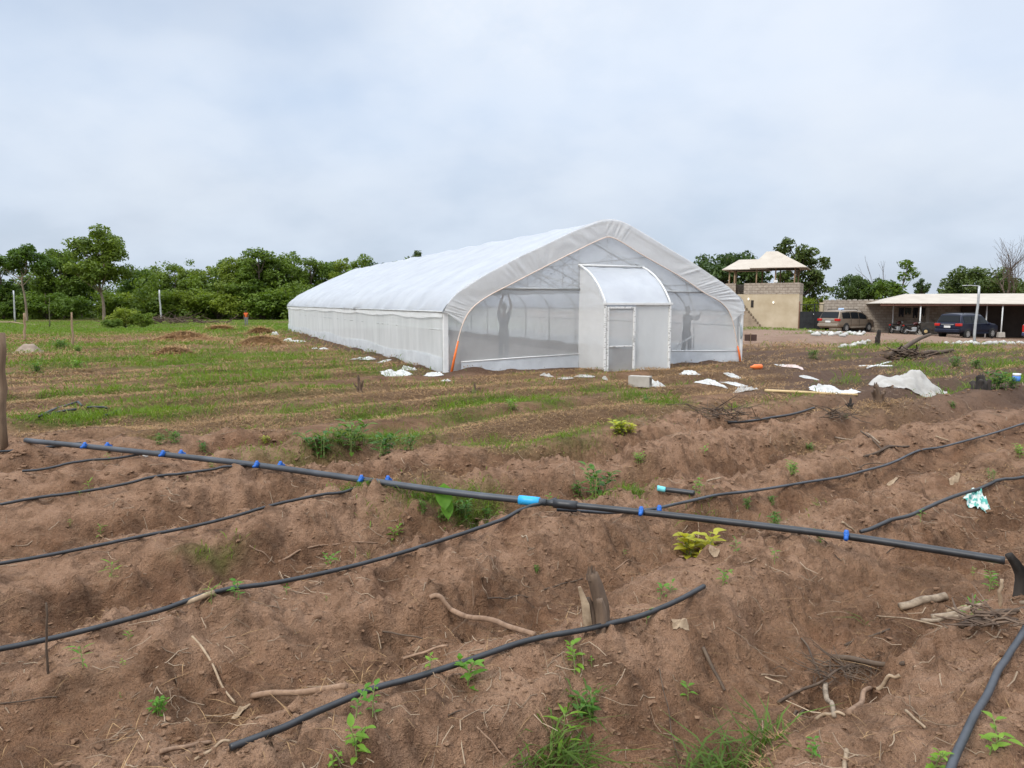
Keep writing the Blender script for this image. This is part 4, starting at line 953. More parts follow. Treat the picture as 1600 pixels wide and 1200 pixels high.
# washing under the carport
def cw(x, y, z): 
    M_ = Matrix.Translation((cp[0], cp[1], CZ))@Matrix.Rotation(CA, 4, 'Z'); return np.array(M_@Vector((x, y, z)))
mb = MB(); mb.tube([cw(2.0, 2.6, 2.20), cw(3.1, 2.4, 2.14), cw(4.4, 2.1, 2.18)], .012, 5); o = mb.build('clothes_line', black); tag(o, 'thin line under the left end of the carport roof', 'clothes line')
for i, (x, w_, h_, col, lab) in enumerate(((2.35, .42, .75, (.02, .02, .025), 'black trousers hung at the left end of the line under the carport'), (2.85, .5, .55, (.03, .035, .03), 'short dark shirt hung second on the line under the carport'), (3.4, .4, .85, (.015, .015, .018), 'longest black garment hung third on the line under the carport'), (3.9, .45, .7, (.025, .022, .022), 'dark cloth hung at the right end of the line under the carport'))):
    A = np.linspace(-w_/2, w_/2, 10); P = np.zeros((10, 8, 3))
    for j in range(10):
        for k in range(8): P[j, k] = cw(x+A[j]*(1-.02*k), 2.36-.05+.05*math.sin(j*1.3+i)+.012*k-.27*(x-3.1)*.75*.3, 2.15-h_*k/7*(1 if j not in (4, 5) or k < 5 else .75))
    mb = MB(); mb.grid(P); o = mb.build('garment', cloth('garment_cloth', col), None, True); o.modifiers.new('solid', 'SOLIDIFY').thickness = .01; tag(o, lab, 'laundry', 'laundry under the carport')

# ------------------------------------------------------------------ vehicles
glassm = mat('car_glass', (.010, .012, .014), None, 1, .2, spec=.15)
tyrem = mat('tyre_rubber', (.012, .012, .012), (.025, .024, .022), 12, .85)
rimm = mat('alloy_rim', (.42, .41, .39), (.5, .49, .47), 9, .35, metallic=.6)
redl = mat('red_lens', (.42, .02, .015), None, 1, .2); platem = mat('white_plate', (.62, .62, .60)); trimb = mat('black_trim', (.02, .02, .02), None, 1, .6)
def paint(n, c): return mat(n, c, tuple(k*1.12 for k in c), 2, .28, metallic=.35, spec=.5)
def vehicle(name, label, cat, loc, rz, L, Wd, Hh, pm, lower, kind):
    root = thing(name, label, cat, loc, rz); hw = Wd/2
    if kind == 'minivan': S = [(-2.55, .42, .80, .80, .86), (-2.50, .36, .98, 1.0, .93), (-2.46, .34, 1.02, 1.08, .97), (-2.12, .33, 1.03, 1.69, .985), (-1.3, .30, 1.02, 1.75, 1), (-.2, .28, 1.0, 1.75, 1), (.7, .28, .98, 1.66, 1), (1.15, .28, .97, 1.42, .99), (1.72, .28, .95, 1.04, .97), (2.2, .28, .86, .92, .92), (2.46, .30, .70, .76, .82), (2.55, .36, .55, .58, .74)]
    elif kind == 'suv': S = [(-2.42, .46, .82, .82, .88), (-2.38, .40, 1.02, 1.05, .95), (-2.33, .38, 1.08, 1.16, .97), (-2.05, .36, 1.09, 1.76, .985), (-1.3, .36, 1.08, 1.81, 1), (-.2, .34, 1.07, 1.80, 1), (.35, .34, 1.06, 1.72, 1), (.75, .34, 1.05, 1.42, .99), (1.15, .34, 1.04, 1.12, .98), (1.9, .34, 1.0, 1.05, .96), (2.33, .36, .86, .92, .9), (2.42, .42, .62, .66, .82)]
    else: S = [(-2.6, .46, .9, .9, .92), (-2.56, .4, 1.1, 1.15, .97), (-2.5, .38, 1.15, 1.3, .98), (-2.3, .36, 1.15, 2.0, .99), (-1.3, .34, 1.15, 2.1, 1), (.6, .34, 1.12, 2.1, 1), (1.2, .34, 1.1, 1.98, 1), (1.7, .34, 1.08, 1.5, .99), (2.1, .34, 1.05, 1.12, .97), (2.4, .36, .85, .9, .9), (2.52, .4, .62, .66, .82)]
    S = [(a, b, c*Hh/S[4][3], d*Hh/S[4][3], e) for a, b, c, d, e in S]
    def halfring(s):
        x, zb, zbelt, zr, w = s; w *= hw; t = min(1, max(0, (zr-zbelt)/.7)); wr = w*(1-.17*t)
        return [(0, zb), (w*.82, zb), (w*.97, zb+.12), (w, .62 if zbelt > .75 else zb+.2), (w*.975, zbelt), (wr*.96+w*.0, zr-.07*t-.01), (wr*.85, zr-.005), (wr*.4, zr+.02*t), (0, zr+.025*t)]
    rings = []
    for s in S:
        h_ = halfring(s); rings.append([(s[0], -y, z) for y, z in h_]+[(s[0], y, z) for y, z in h_[-2:0:-1]])
    n = len(rings[0]); V = [v for r in rings for v in r]; F = [(i*n+j, (i+1)*n+j, (i+1)*n+(j+1) % n, i*n+(j+1) % n) for i in range(len(S)-1) for j in range(n)]
    F += [tuple(range(n)), tuple(range((len(S)-1)*n+n-1, (len(S)-1)*n-1, -1))]
    mb = MB(); mb.add(V, F); body = bevel(mb.build('body', pm, root, False), .03, 2)
    sx = np.array([s[0] for s in S])
    def prm(x): 
        return tuple(np.interp(x, sx, [s[k] for s in S]) for k in range(5))
    def sidept(x, t, sd, out=.012):
        s = (x, *prm(x)[1:]); h_ = halfring(s); (y0, z0), (y1, z1) = h_[4], h_[5]
        return (x, sd*(y0+(y1-y0)*t+out), z0+(z1-z0)*t+out*.3)
    iw = 3 if kind != 'van' else 3
    xr, xf = S[3][0]-.02, S[7][0]
    for sd in (-1, 1):
        cuts = np.linspace(xr+.12, xf+.1, 4)
        for a, b_ in zip(cuts[:-1], cuts[1:]):
            P = np.array([[sidept(x, t, sd) for t in np.linspace(.08, .86, 4)] for x in np.linspace(a+.035, b_-.035, 5)])
            mb = MB(); mb.grid(P); mb.build('side_window', glassm, root)
        for xs in cuts[1:-1]:
            P = []
            mb = MB(); y0 = prm(xs)[4]*hw; mb.box((xs, sd*(y0+.001), .78), (.015, .012, .62)); mb.build('door_seam', trimb, root)
            mb = MB(); mb.box((xs-.2, sd*(y0+.012), .93), (.17, .03, .035)); mb.build('door_handle', pm, root)
        mb = MB(); mb.box((xf+.18, sd*(hw+.08), 1.04), (.16, .2, .15), taper=.85); bevel(mb.build('mirror', pm, root), .03)
        mb = MB(); mb.tube([(xr+.35, sd*hw*.66, Hh-.02), (xr+.5, sd*hw*.66, Hh+.06), (.2, sd*hw*.66, Hh+.06), (.35, sd*hw*.66, Hh-.03)], .022, 6); mb.build('roof_rail', trimb, root)
        mb = MB(); mb.box((0, sd*(hw-.005), .40), (2.0, .03, .13)); mb.build('sill', lower, root)
    def slopept(sa, sb, t, y, out):
        a = np.array([sa[0], 0, sa[3]]); b_ = np.array([sb[0], 0, sb[3]]); d = b_-a; nn = np.array([-d[2], 0, d[0]]); nn /= np.linalg.norm(nn)
        if sb[0] < sa[0]: nn = -nn
        p = a+d*t+nn*out; w0 = sa[4]*hw; w1 = sb[4]*hw*.83
        return (p[0], y*(w0+(w1-w0)*t)*.86, p[2]+.012)
    P = np.array([[slopept(S[2], S[3], t, y, .03) for t in np.linspace(.05, .82, 5)] for y in np.linspace(-1, 1, 9)]); mb = MB(); mb.grid(P); mb.build('rear_window', glassm, root)
    P = np.array([[slopept(S[8], S[6], t, y, .03) for t in np.linspace(.06, .9, 5)] for y in np.linspace(-1, 1, 9)])
    mb = MB(); mb.grid(P); mb.build('windscreen', glassm, root)
    rx = S[1][0]
    for sd in (-1, 1):
        mb = MB()
        if kind == 'van': mb.box((rx-.02, sd*hw*.86, .98), (.12, .16, .5))
        else: mb.box((rx+.05, sd*hw*.80, .98*Hh/1.75), (.26, hw*.40, .19))
        bevel(mb.build('tail_light', redl, root), .025)
        mb = MB(); mb.box((S[-2][0]-.05, sd*hw*.62, .72), (.2, .38, .14)); bevel(mb.build('headlight', rimm, root), .02)
    mb = MB(); mb.box((rx-.06, 0, .84*Hh/1.75), (.03, .46, .15)); mb.build('number_plate', platem, root)
    mb = MB(); mb.box((rx-.07, 0, .57), (.18, Wd*.93, .24)); bevel(mb.build('rear_bumper', lower, root), .05, 3)
    mb = MB(); mb.box((S[-1][0]-.02, 0, .45), (.14, Wd*.8, .2)); bevel(mb.build('front_bumper', lower, root), .05, 3)
    mb = MB(); mb.box((rx-.03, 0, 1.0*Hh/1.75), (.03, .95, .04)); mb.build('chrome_strip', rimm, root)
    for wx in (-1.52, 1.5):
        for sd in (-1, 1):
            mb = MB(); mb.lathe([(.40, -.02), (.40, .0), (.2, .015)], 20, 'Y', (wx, 0, 0)); a_ = mb.build('wheel_arch', trimb, root); a_.location = (0, sd*(hw-.004), .36); a_.scale = (1, sd, 1)
            w_ = MB(); w_.lathe([(.20, -.21), (.30, -.22), (.335, -.18), (.34, -.1), (.335, -.02), (.31, .015), (.21, .01)], 24, 'Y')
            ty = w_.build('wheel', tyrem, root, True); ty.location = (wx, sd*(hw+.005), .34); ty.scale = (1, sd, 1)
            r_ = MB(); r_.lathe([(.205, .0), (.21, .022), (.19, .02), (.17, .005), (.05, .018), (.02, .025)], 20, 'Y')
            for k in range(6):
                a = k*math.pi/3; r_.box((math.cos(a)*.11, .02, math.sin(a)*.11), (.17, .02, .045), M=Matrix.Rotation(-a, 3, 'Y'))
            r_.build('rim', rimm, ty)
    return root
vp = at_y(1324, 500, 59.5)
van = vehicle('minivan', 'tan brown minivan parked by the block wall, seen from behind', 'car', (vp[0], vp[1], float(H(vp[0], vp[1]))-.02), R(31), 5.1, 1.95, 1.78, paint('tan_paint', (.21, .165, .12)), paint('tan_lower', (.30, .255, .20)), 'minivan')
rl = MB(); rl.box((-.9, 0, 1.87), (.14, .5, .13), taper=.8); rr = bevel(rl.build('roof_sign', mat('pale_blue_plastic', (.45, .6, .85)), van), .02)
vp = at_y(1512, 505, 52.9)
vehicle('dark_car', 'dark blue sport utility car nosed under the carport roof', 'car', (vp[0], vp[1], float(H(vp[0], vp[1]))-.02), R(27), 4.85, 1.9, 1.8, paint('navy_paint', (.006, .009, .024)), paint('navy_lower', (.014, .018, .036)), 'suv')
vp = at_y(1652, 505, 51.5)
vehicle('white_van', 'white van cut by the right edge of the picture', 'van', (vp[0], vp[1], float(H(vp[0], vp[1]))-.02), R(27), 5.2, 1.95, 2.12, paint('white_paint', (.62, .63, .62)), paint('blue_lower', (.05, .06, .12)), 'van')
def motorbike(px, Y, rz, label):
    p = at_y(px, 505, Y); root = thing('motorcycle', label, 'motorcycle', (p[0], p[1], float(H(p[0], p[1]))), rz, 'motorcycles under the carport')
    for x in (-.62, .62):
        w_ = MB(); n = 20; w_.tube([(x+.25*math.cos(a), 0, .30+.25*math.sin(a)) for a in np.linspace(0, 2*math.pi, n)], .05, 8, False); ty = w_.build('wheel', tyrem, root, True)
        r_ = MB(); r_.lathe([(.03, -.05), (.03, .05)], 8, 'Y', (x, 0, .3))
        for k in range(8): a = k*math.pi/4; r_.tube([(x, 0, .3), (x+.21*math.cos(a), 0, .3+.21*math.sin(a))], .008, 4)
        r_.build('rim', rimm, ty)
    mb = MB(); mb.tube(spline([(-.05, 0, .72), (.25, 0, .88), (.45, 0, .80)], 6), [.08, .15, .07], 10) if False else mb.tube(spline([(-.05, 0, .74), (.2, 0, .86), (.45, 0, .80)], 7), [.05, .12, .15, .16, .15, .1, .05], 10); mb.build('fuel_tank', paint('bike_red', (.05, .012, .01)), root, True)
    mb = MB(); mb.box((-.38, 0, .77), (.72, .24, .10)); bevel(mb.build('saddle', trimb, root), .035, 3)
    mb = MB(); mb.tube([(-.62, .08, .3), (-.1, .09, .42), (.15, .08, .32), (.48, .05, .92)], .03, 6); mb.tube([(-.1, 0, .4), (-.72, 0, .70)], .03, 6); mb.build('frame', trimb, root)
    mb = MB(); mb.box((.08, 0, .42), (.36, .26, .32)); bevel(mb.build('engine', M['steel'], root), .04)
    mb = MB(); mb.tube([(.62, .07, .3), (.44, .07, .95)], .025, 6); mb.build('fork', M['steel'], root); mb = MB(); mb.tube([(.3, -.36, 1.06), (.43, -.15, 1.02), (.43, .15, 1.02), (.3, .36, 1.06)], .016, 6); mb.build('handlebar', trimb, root)
    mb = MB(); mb.lathe([(.03, -.06), (.09, 0), (.1, .06)], 12, 'X', (.52, 0, .90)); mb.build('headlight', rimm, root)
    mb = MB(); mb.tube([(.1, -.14, .28), (-.3, -.16, .28), (-.75, -.17, .38)], .04, 8); mb.build('exhaust', M['steel'], root)
    mb = MB(); mb.tube(spline([(-.98, 0, .42), (-.85, 0, .60), (-.62, 0, .64)], 6), .07, 6, flat=.4); mb.build('mudguard', trimb, root)
    mb = MB(); mb.box((-.86, 0, .72), (.05, .14, .08)); mb.build('tail_light', redl, root)
motorbike(1402, 58.2, R(25), 'left dark motorcycle parked beside the wall end under the carport')
motorbike(1427, 56.6, R(10), 'right dark motorcycle close behind the first front post of the carport')
hp_ = at_y(1452, 505, 56.5); hz = float(H(hp_[0], hp_[1]))
ct = thing('handcart', 'dark box handcart beside the dark blue car under the carport', 'cart', (hp_[0], hp_[1], hz), R(-15))
mb = MB(); mb.box((0.1, 0, .72), (1.5, .8, .55), taper=1.08); bevel(mb.build('box', mat('dark_wood', (.03, .028, .024), (.06, .05, .04), 3), ct), .02)
for sd in (-1, 1):
    mb = MB(); mb.lathe([(.08, -.04), (.28, -.05), (.31, 0), (.28, .05), (.08, .04)], 20, 'Y'); w_ = mb.build('wheel', tyrem, ct, True); w_.location = (-.35, sd*.48, .31)
    mb = MB(); mb.lathe([(.1, -.06), (.2, 0), (.1, .06)], 14, 'Y'); mb.build('rim', mat('ochre_rim', (.45, .33, .16)), w_)
mb = MB(); mb.tube([(.8, .3, .5), (1.4, .3, .75)], .03, 6); mb.build('handle', M['steel'], ct)
# ------------------------------------------------------------------ pipes on the ground
def lay(pxs, r, n=60, win=.30, sink=.3, dense=True):
    """centre line of a pipe seen through these pixels, resting on the crests it crosses"""
    pts = [G(*p) for p in pxs]
    zo = None
    for it in range(9):
        C = spline(np.array(pts), n); d = np.r_[0, np.cumsum(np.linalg.norm(np.diff(C[:, :2], axis=0), axis=1))]
        tn = np.gradient(C[:, :2], axis=0); tn /= np.linalg.norm(tn, axis=1)[:, None]+1e-9
        hz = np.max([H(C[:, 0]-tn[:, 1]*o_*r*1.4, C[:, 1]+tn[:, 0]*o_*r*1.4) for o_ in (-1, 0, 1)], axis=0)
        hz = np.max([np.roll(np.pad(hz, 2, mode='edge'), q)[2:-2]-.003*abs(q) for q in (-2, -1, 0, 1, 2)], axis=0)
        Wg = np.exp(-((d[:, None]-d[None])/(win*1.3))**2); Wg /= Wg.sum(1, keepdims=True)
        hs = Wg@hz
        for q in range(3): hs = Wg@np.maximum(hs, hz*.6+hs*.4)
        hs = hs+np.quantile(hz-hs, .8 if win < 1 else .9)*(1 if win > .2 else .6); zc = np.maximum(hs, hz-r*(1.2 if win > 1 else -.1 if win > .2 else .5))
        zc = np.convolve(np.pad(zc, 2, mode='edge'), np.ones(5)/5, 'valid')+r*(1-sink)
        if zo is not None: zc = .5*zc+.5*zo
        zo = zc
        C[:, 2] = zc
        ti = np.linspace(0, n-1, len(pxs)); dd = np.cumsum(np.r_[0, np.linalg.norm(np.diff(np.array(pts), axis=0), axis=1)**.5]); ti = dd/dd[-1]*(n-1)
        pts = [at_z(px, py, float(np.interp(t_, np.arange(n), zc))) for (px, py), t_ in zip(pxs, ti)]
    return C
pipe_m = mat('black_poly_pipe', (.010, .011, .012), (.030, .031, .034), 9, .45, .15, 60, .002, spec=.5)
pipe_g = mat('dusty_poly_pipe', (.022, .025, .029), (.060, .066, .076), 4, .5, .1, 50, .002, spec=.5)
blue_m = mat('blue_connector', (.012, .085, .36), (.03, .14, .46), 15, .4); sky_m = mat('light_blue_coupling', (.02, .30, .62), (.04, .36, .66), 12, .4)
cyan_m = mat('turquoise_pipe_end', (.12, .5, .55), (.2, .6, .63), 12, .5)
mp = lay([(40, 688), (150, 699), (300, 715), (403, 727), (575, 751), (720, 771), (832, 783), (1000, 800), (1160, 818), (1322, 838), (1450, 857), (1570, 876)], .026, 150, 2.0)
ip = thing('irrigation_pipe', 'long grey black main irrigation pipe crossing the field with blue connectors', 'pipe', mp[75])
o_ = np.array(mp[75])
def along(px):       # nearest sample of the main to a pixel column
    best = min(range(len(mp)), key=lambda i: abs(800+FPX*mp[i][0]/((mp[i][1])*math.cos(PITCH)-(mp[i][2]-HC)*math.sin(PITCH))-px)); return best
i1 = along(862)
mb = MB(); mb.tube(mp[:i1]-o_, .026, 10); mb.build('pipe', pipe_g, ip, True)
mb = MB(); mb.tube(mp[i1-1:]-o_, .023, 10); mb.build('pipe', pipe_m, ip, True)
def seg(px0, px1, r, nm, m):
    a, b_ = along(px0), along(px1); b_ = max(b_, a+1); mb = MB(); mb.tube(mp[a:b_+1]-o_, r, 12); mb.build(nm, m, ip, True)
seg(815, 848, .035, 'coupling', sky_m)
seg(862, 905, .034, 'sleeve', pipe_m)
for px in (133, 160, 255, 278, 403, 430, 573, 600, 1000, 1028, 1322):
    i = along(px); p = mp[i]-o_; t_ = mp[min(i+1, len(mp)-1)]-mp[max(i-1, 0)]; t_ /= np.linalg.norm(t_); s_ = np.array([t_[1], -t_[0], 0])
    far_ = px in (160, 278, 430, 600, 1028); q = p+(-s_*.05 if far_ else s_*.03)+np.array([0, 0, .012])
    mb = MB(); mb.tube([q-t_*.014, q+t_*.014], .025, 8); mb.tube([q, q+(s_ if not far_ else -s_)*.045-np.array([0, 0, .01])], .013, 8); mb.lathe([(.012, .0), (.018, .015), (.012, .036)], 8, 'Z', q); mb.build('connector', blue_m, ip, True)
def crest(k, u0, u1, end, r):
    u = np.linspace(u0, u1, 14); v = np.full(14, 3.7+1.32*k)
    for q in range(4): v = 3.7+1.32*k-(fbm(u*.45, v*.45, 2, 1)-.5)*.3
    P = np.stack([u*CP-v*SP, u*SP+v*CP], -1); e = at_z(*end, .12)[:2]; P = np.concatenate([P, [P[-1]*.45+e*.55, e]])
    C = spline(np.c_[P, np.zeros(len(P))], 90); hz = H(C[:, 0], C[:, 1]); Kk = np.exp(-((np.arange(90)[:, None]-np.arange(90)[None])/8.)**2); Kk /= Kk.sum(1, keepdims=True)
    hs = Kk@hz; hz = np.maximum(hz, np.maximum(H(C[:, 0]+.02, C[:, 1]-.025), H(C[:, 0]-.02, C[:, 1]+.025)))
    zc = np.maximum(Kk@np.maximum(hs, hz)+.010, hz); zc = Kk@zc+.004; C[:, 2] = np.convolve(np.pad(np.maximum(zc, hz-.002), 3, mode='edge'), np.ones(7)/7, 'valid')+r*.9; return C
def drip(pxs, r, label, m=None, n=70, C=None, **k):
    C = lay(pxs, r, n, **k) if C is None else C; c0 = C[len(C)//2].copy(); mb = MB(); mb.tube(C-c0, r*.88, 8); o = mb.build('drip_line', m or pipe_m, None, True, c0); tag(o, label, 'drip line', 'drip lines running along the beds'); return o, C
drip([(-40, 712), (40, 709), (131, 700)], .014, 'short drip line at the left edge in front of the wooden stake')
drip(None, .013, 'second drip line from the stake, joining the main at the left', C=crest(3, .4, 1.6, (252, 709), .013))
drip(None, .013, 'drip line in the middle of the left beds, third from the stake', C=crest(2, -.6, 1.9, (402, 727), .013))
drip(None, .013, 'drip line fourth from the stake, above the thick black one', C=crest(1.0, -.6, 2.3, (573, 752), .013))
drip(None, .015, 'long thick black drip line crossing the left half near the camera', C=crest(0, -.6, 2.9, (868, 796), .015))
drip([(360, 1168), (440, 1138), (500, 1110), (580, 1077), (660, 1055), (760, 1022), (850, 995), (930, 980), (1000, 963), (1060, 938), (1100, 916)], .0145, 'black drip line with a free end beside the broken stump', n=110, win=.12, sink=.5)
drip([(1345, 833), (1400, 812), (1480, 782), (1540, 763), (1600, 748), (1680, 730)], .016, 'thick black drip line rising to the right edge past the teal bag', n=60, win=.6)
drip([(870, 797), (940, 801), (1010, 797), (1060, 788), (1140, 774), (1250, 757), (1340, 741), (1430, 713), (1500, 692), (1600, 662), (1660, 650)], .014, 'long grey drip line running up the right beds behind the main pipe', pipe_g, n=110)
drip([(1138, 661), (1190, 656), (1240, 648), (1272, 640)], .022, 'short curved black pipe piece before the greenhouse rubbish', n=40)
drip([(1480, 1215), (1500, 1165), (1540, 1090), (1575, 1025), (1600, 985), (1640, 905)], .016, 'thick grey black pipe at the bottom right corner', pipe_g, n=60, win=.5)
C = lay([(1027, 763), (1045, 766), (1085, 771)], .021, 20); c0 = C[10].copy()
o = thing('pipe_offcut', 'short black pipe end with a turquoise tip behind the main pipe', 'pipe', c0); mb = MB(); mb.tube(C[6:]-c0, .021, 10); mb.build('pipe', pipe_m, o, True); mb = MB(); mb.tube(C[:7]-c0, .023, 10); mb.build('tip', cyan_m, o, True)
for pts, lab in (([(62, 657), (85, 645), (105, 638), (122, 633)], 'bent black pipe arching over the grass at the left'), ([(70, 655), (95, 649), (120, 645)], 'black pipe lying low under the arched one at the left'), ([(122, 633), (128, 639)], 'tiny black pipe stub at the end of the arched pipe'), ([(136, 642), (160, 642), (168, 643)], 'short level black pipe right of the arched one'), ([(166, 654), (178, 650), (190, 645)], 'short black pipe piece pointing up right in the left grass')):
    P = [G(*p)+[0, 0, .05] for p in pts]; c0 = P[0].copy(); mb = MB(); mb.tube(spline(np.array(P), 12)-c0, .018, 8); o = mb.build('pipe_piece', pipe_m, None, True, c0); tag(o, lab, 'pipe', 'loose black pipe pieces in the left grass')

# ------------------------------------------------------------------ posts and stakes
def post(px, py, pxt, pyt, r, m, name, label, cat, n=7, jit=.2, group=None, r1=None):
    b_ = G(px, py); tp_ = at_y(pxt, pyt, b_[1]); d = tp_-b_; g = np.random.default_rng(int(px)); mb = MB()
    P = [d*t_+np.r_[g.normal(size=2)*r*.35, 0]*(0 < t_ < 1) for t_ in np.linspace(0, 1, 7)]; P[0] = P[0]-np.array([0, 0, .15])
    mb.tube(P, np.linspace(r, r1 or r*.8, 7), n, jit=jit, seed=int(py)); o = mb.build(name, m, None, True, b_); return tag(o, label, cat, group)
post(7, 695, 3, 520, .034, mat('stake_wood', (.07, .045, .03), (.22, .15, .095), 7, .9, .5, 30, .01, stretch=(1, 1, .25)), 'wooden_stake', 'thick knobbly brown wooden stake at the left edge of the beds', 'stake', 9)
post(39, 532, 38, 489, .06, wood, 'fence_post', 'thin pale crooked post left of the soil mound', 'post')
post(114, 543, 112, 488, .055, wood, 'fence_post', 'thin brown post with a narrow top right of the soil mound', 'post', r1=.03)
post(24, 503, 21, 454, .12, M['steel'], 'metal_pole', 'grey metal pole beside the slim tree at the left', 'pole', 8, 0)
post(252, 503, 249, 453, .13, M['steel'], 'metal_pole', 'straight grey metal pole before the wood edge', 'pole', 8, 0)
post(77, 512, 77, 465, .07, mat('sapling_bark', (.1, .1, .05)), 'thin_sapling', 'thin green stemmed sapling between the two wooden posts', 'sapling', r1=.02)
pl = post(1523, 538, 1530, 447, .055, M['steel'], 'lamp_pole', 'slightly leaning grey pole with a short arm before the carport', 'pole', 8, 0)
b_ = G(1523, 538); tp_ = at_y(1530, 447, b_[1])-b_; mb = MB(); mb.tube([tp_, tp_+[-.35, 0, .03], tp_+[-.7, 0, .02]], .018, 6); mb.build('arm', M['steel'], pl)
post(1367, 518, 1367, 492, .05, M['whitepaint'], 'short_pole', 'short white pole standing at the nose of the tan minivan', 'pole', 8, 0)
def log(px0, py0, px1, py1, r, name, label, cat, m, lift=0, bend=.02, r1=None, n=8, lx=0, group=None):
    a = G(px0, py0); b_ = G(px1, py1); a = a+[0, 0, r*.6]; b_ = b_+[0, 0, r*.6+lift]; g = np.random.default_rng(int(px0+py1)); L = np.linalg.norm(b_-a)
    P = [a*(1-t_)+b_*t_+g.normal(size=3)*bend*.45*L*(0 < t_ < 1) for t_ in np.linspace(0, 1, 5)]
    r = r*.8; P = np.array(P); P[:, 2] = np.maximum(P[:, 2], H(P[:, 0], P[:, 1])+r*.3); C = spline(P, 16); c0 = C[0].copy(); mb = MB(); mb.tube(C-c0, np.linspace(r, min(r1 or r*.75, r), 16), n, jit=.14, seed=int(px1)); o = mb.build(name, m, None, True, c0); return tag(o, label, cat, group)
lw = mat('weathered_log', (.13, .095, .065), (.36, .28, .20), 22, .9, .5, 30, .008); dw = mat('dark_wood_stick', (.045, .03, .022), (.13, .09, .06), 9, .9, .4, 40, .004); pw = mat('pale_stick', (.20, .135, .082), (.40, .30, .20), 26, .85, .3, 40, .004); rw = mat('peeled_root', (.15, .09, .055), (.31, .20, .13), 18, .9, .5, 30, .006)
log(-10, 504, 60, 508, .10, 'fallen_log', 'fallen pale trunk lying in the grass at the left edge', 'log', pw, bend=.01)
log(60, 491, 92, 490, .12, 'fallen_log', 'whitish fallen log before the wood left of the tallest tree', 'log', pw)
log(1405, 955, 1478, 938, .030, 'split_log', 'split weathered log end lying right of the centre', 'log', lw, r1=.028, bend=.01)
log(395, 1093, 540, 1080, .018, 'dead_branch', 'pale dead branch lying behind the free drip line end', 'branch', rw, r1=.02)
log(672, 937, 705, 965, .018, 'exposed_root', 'curved peeled root half buried left of the broken stump', 'root', rw, r1=.026, bend=.05)
log(705, 965, 835, 996, .018, 'exposed_root', 'thin end of the peeled root reaching toward the drip line', 'root', rw, r1=.012)
log(262, 956, 335, 937, .017, 'bark_slab', 'flat pale piece of wood above the thick black drip line', 'wood', pw, r1=.02)
log(1195, 612, 1340, 619, .035, 'bamboo_pole', 'yellow bamboo pole lying before the white plastic rubbish', 'pole', mat('bamboo', (.42, .29, .13), (.56, .42, .22), 5, .6), bend=.003)
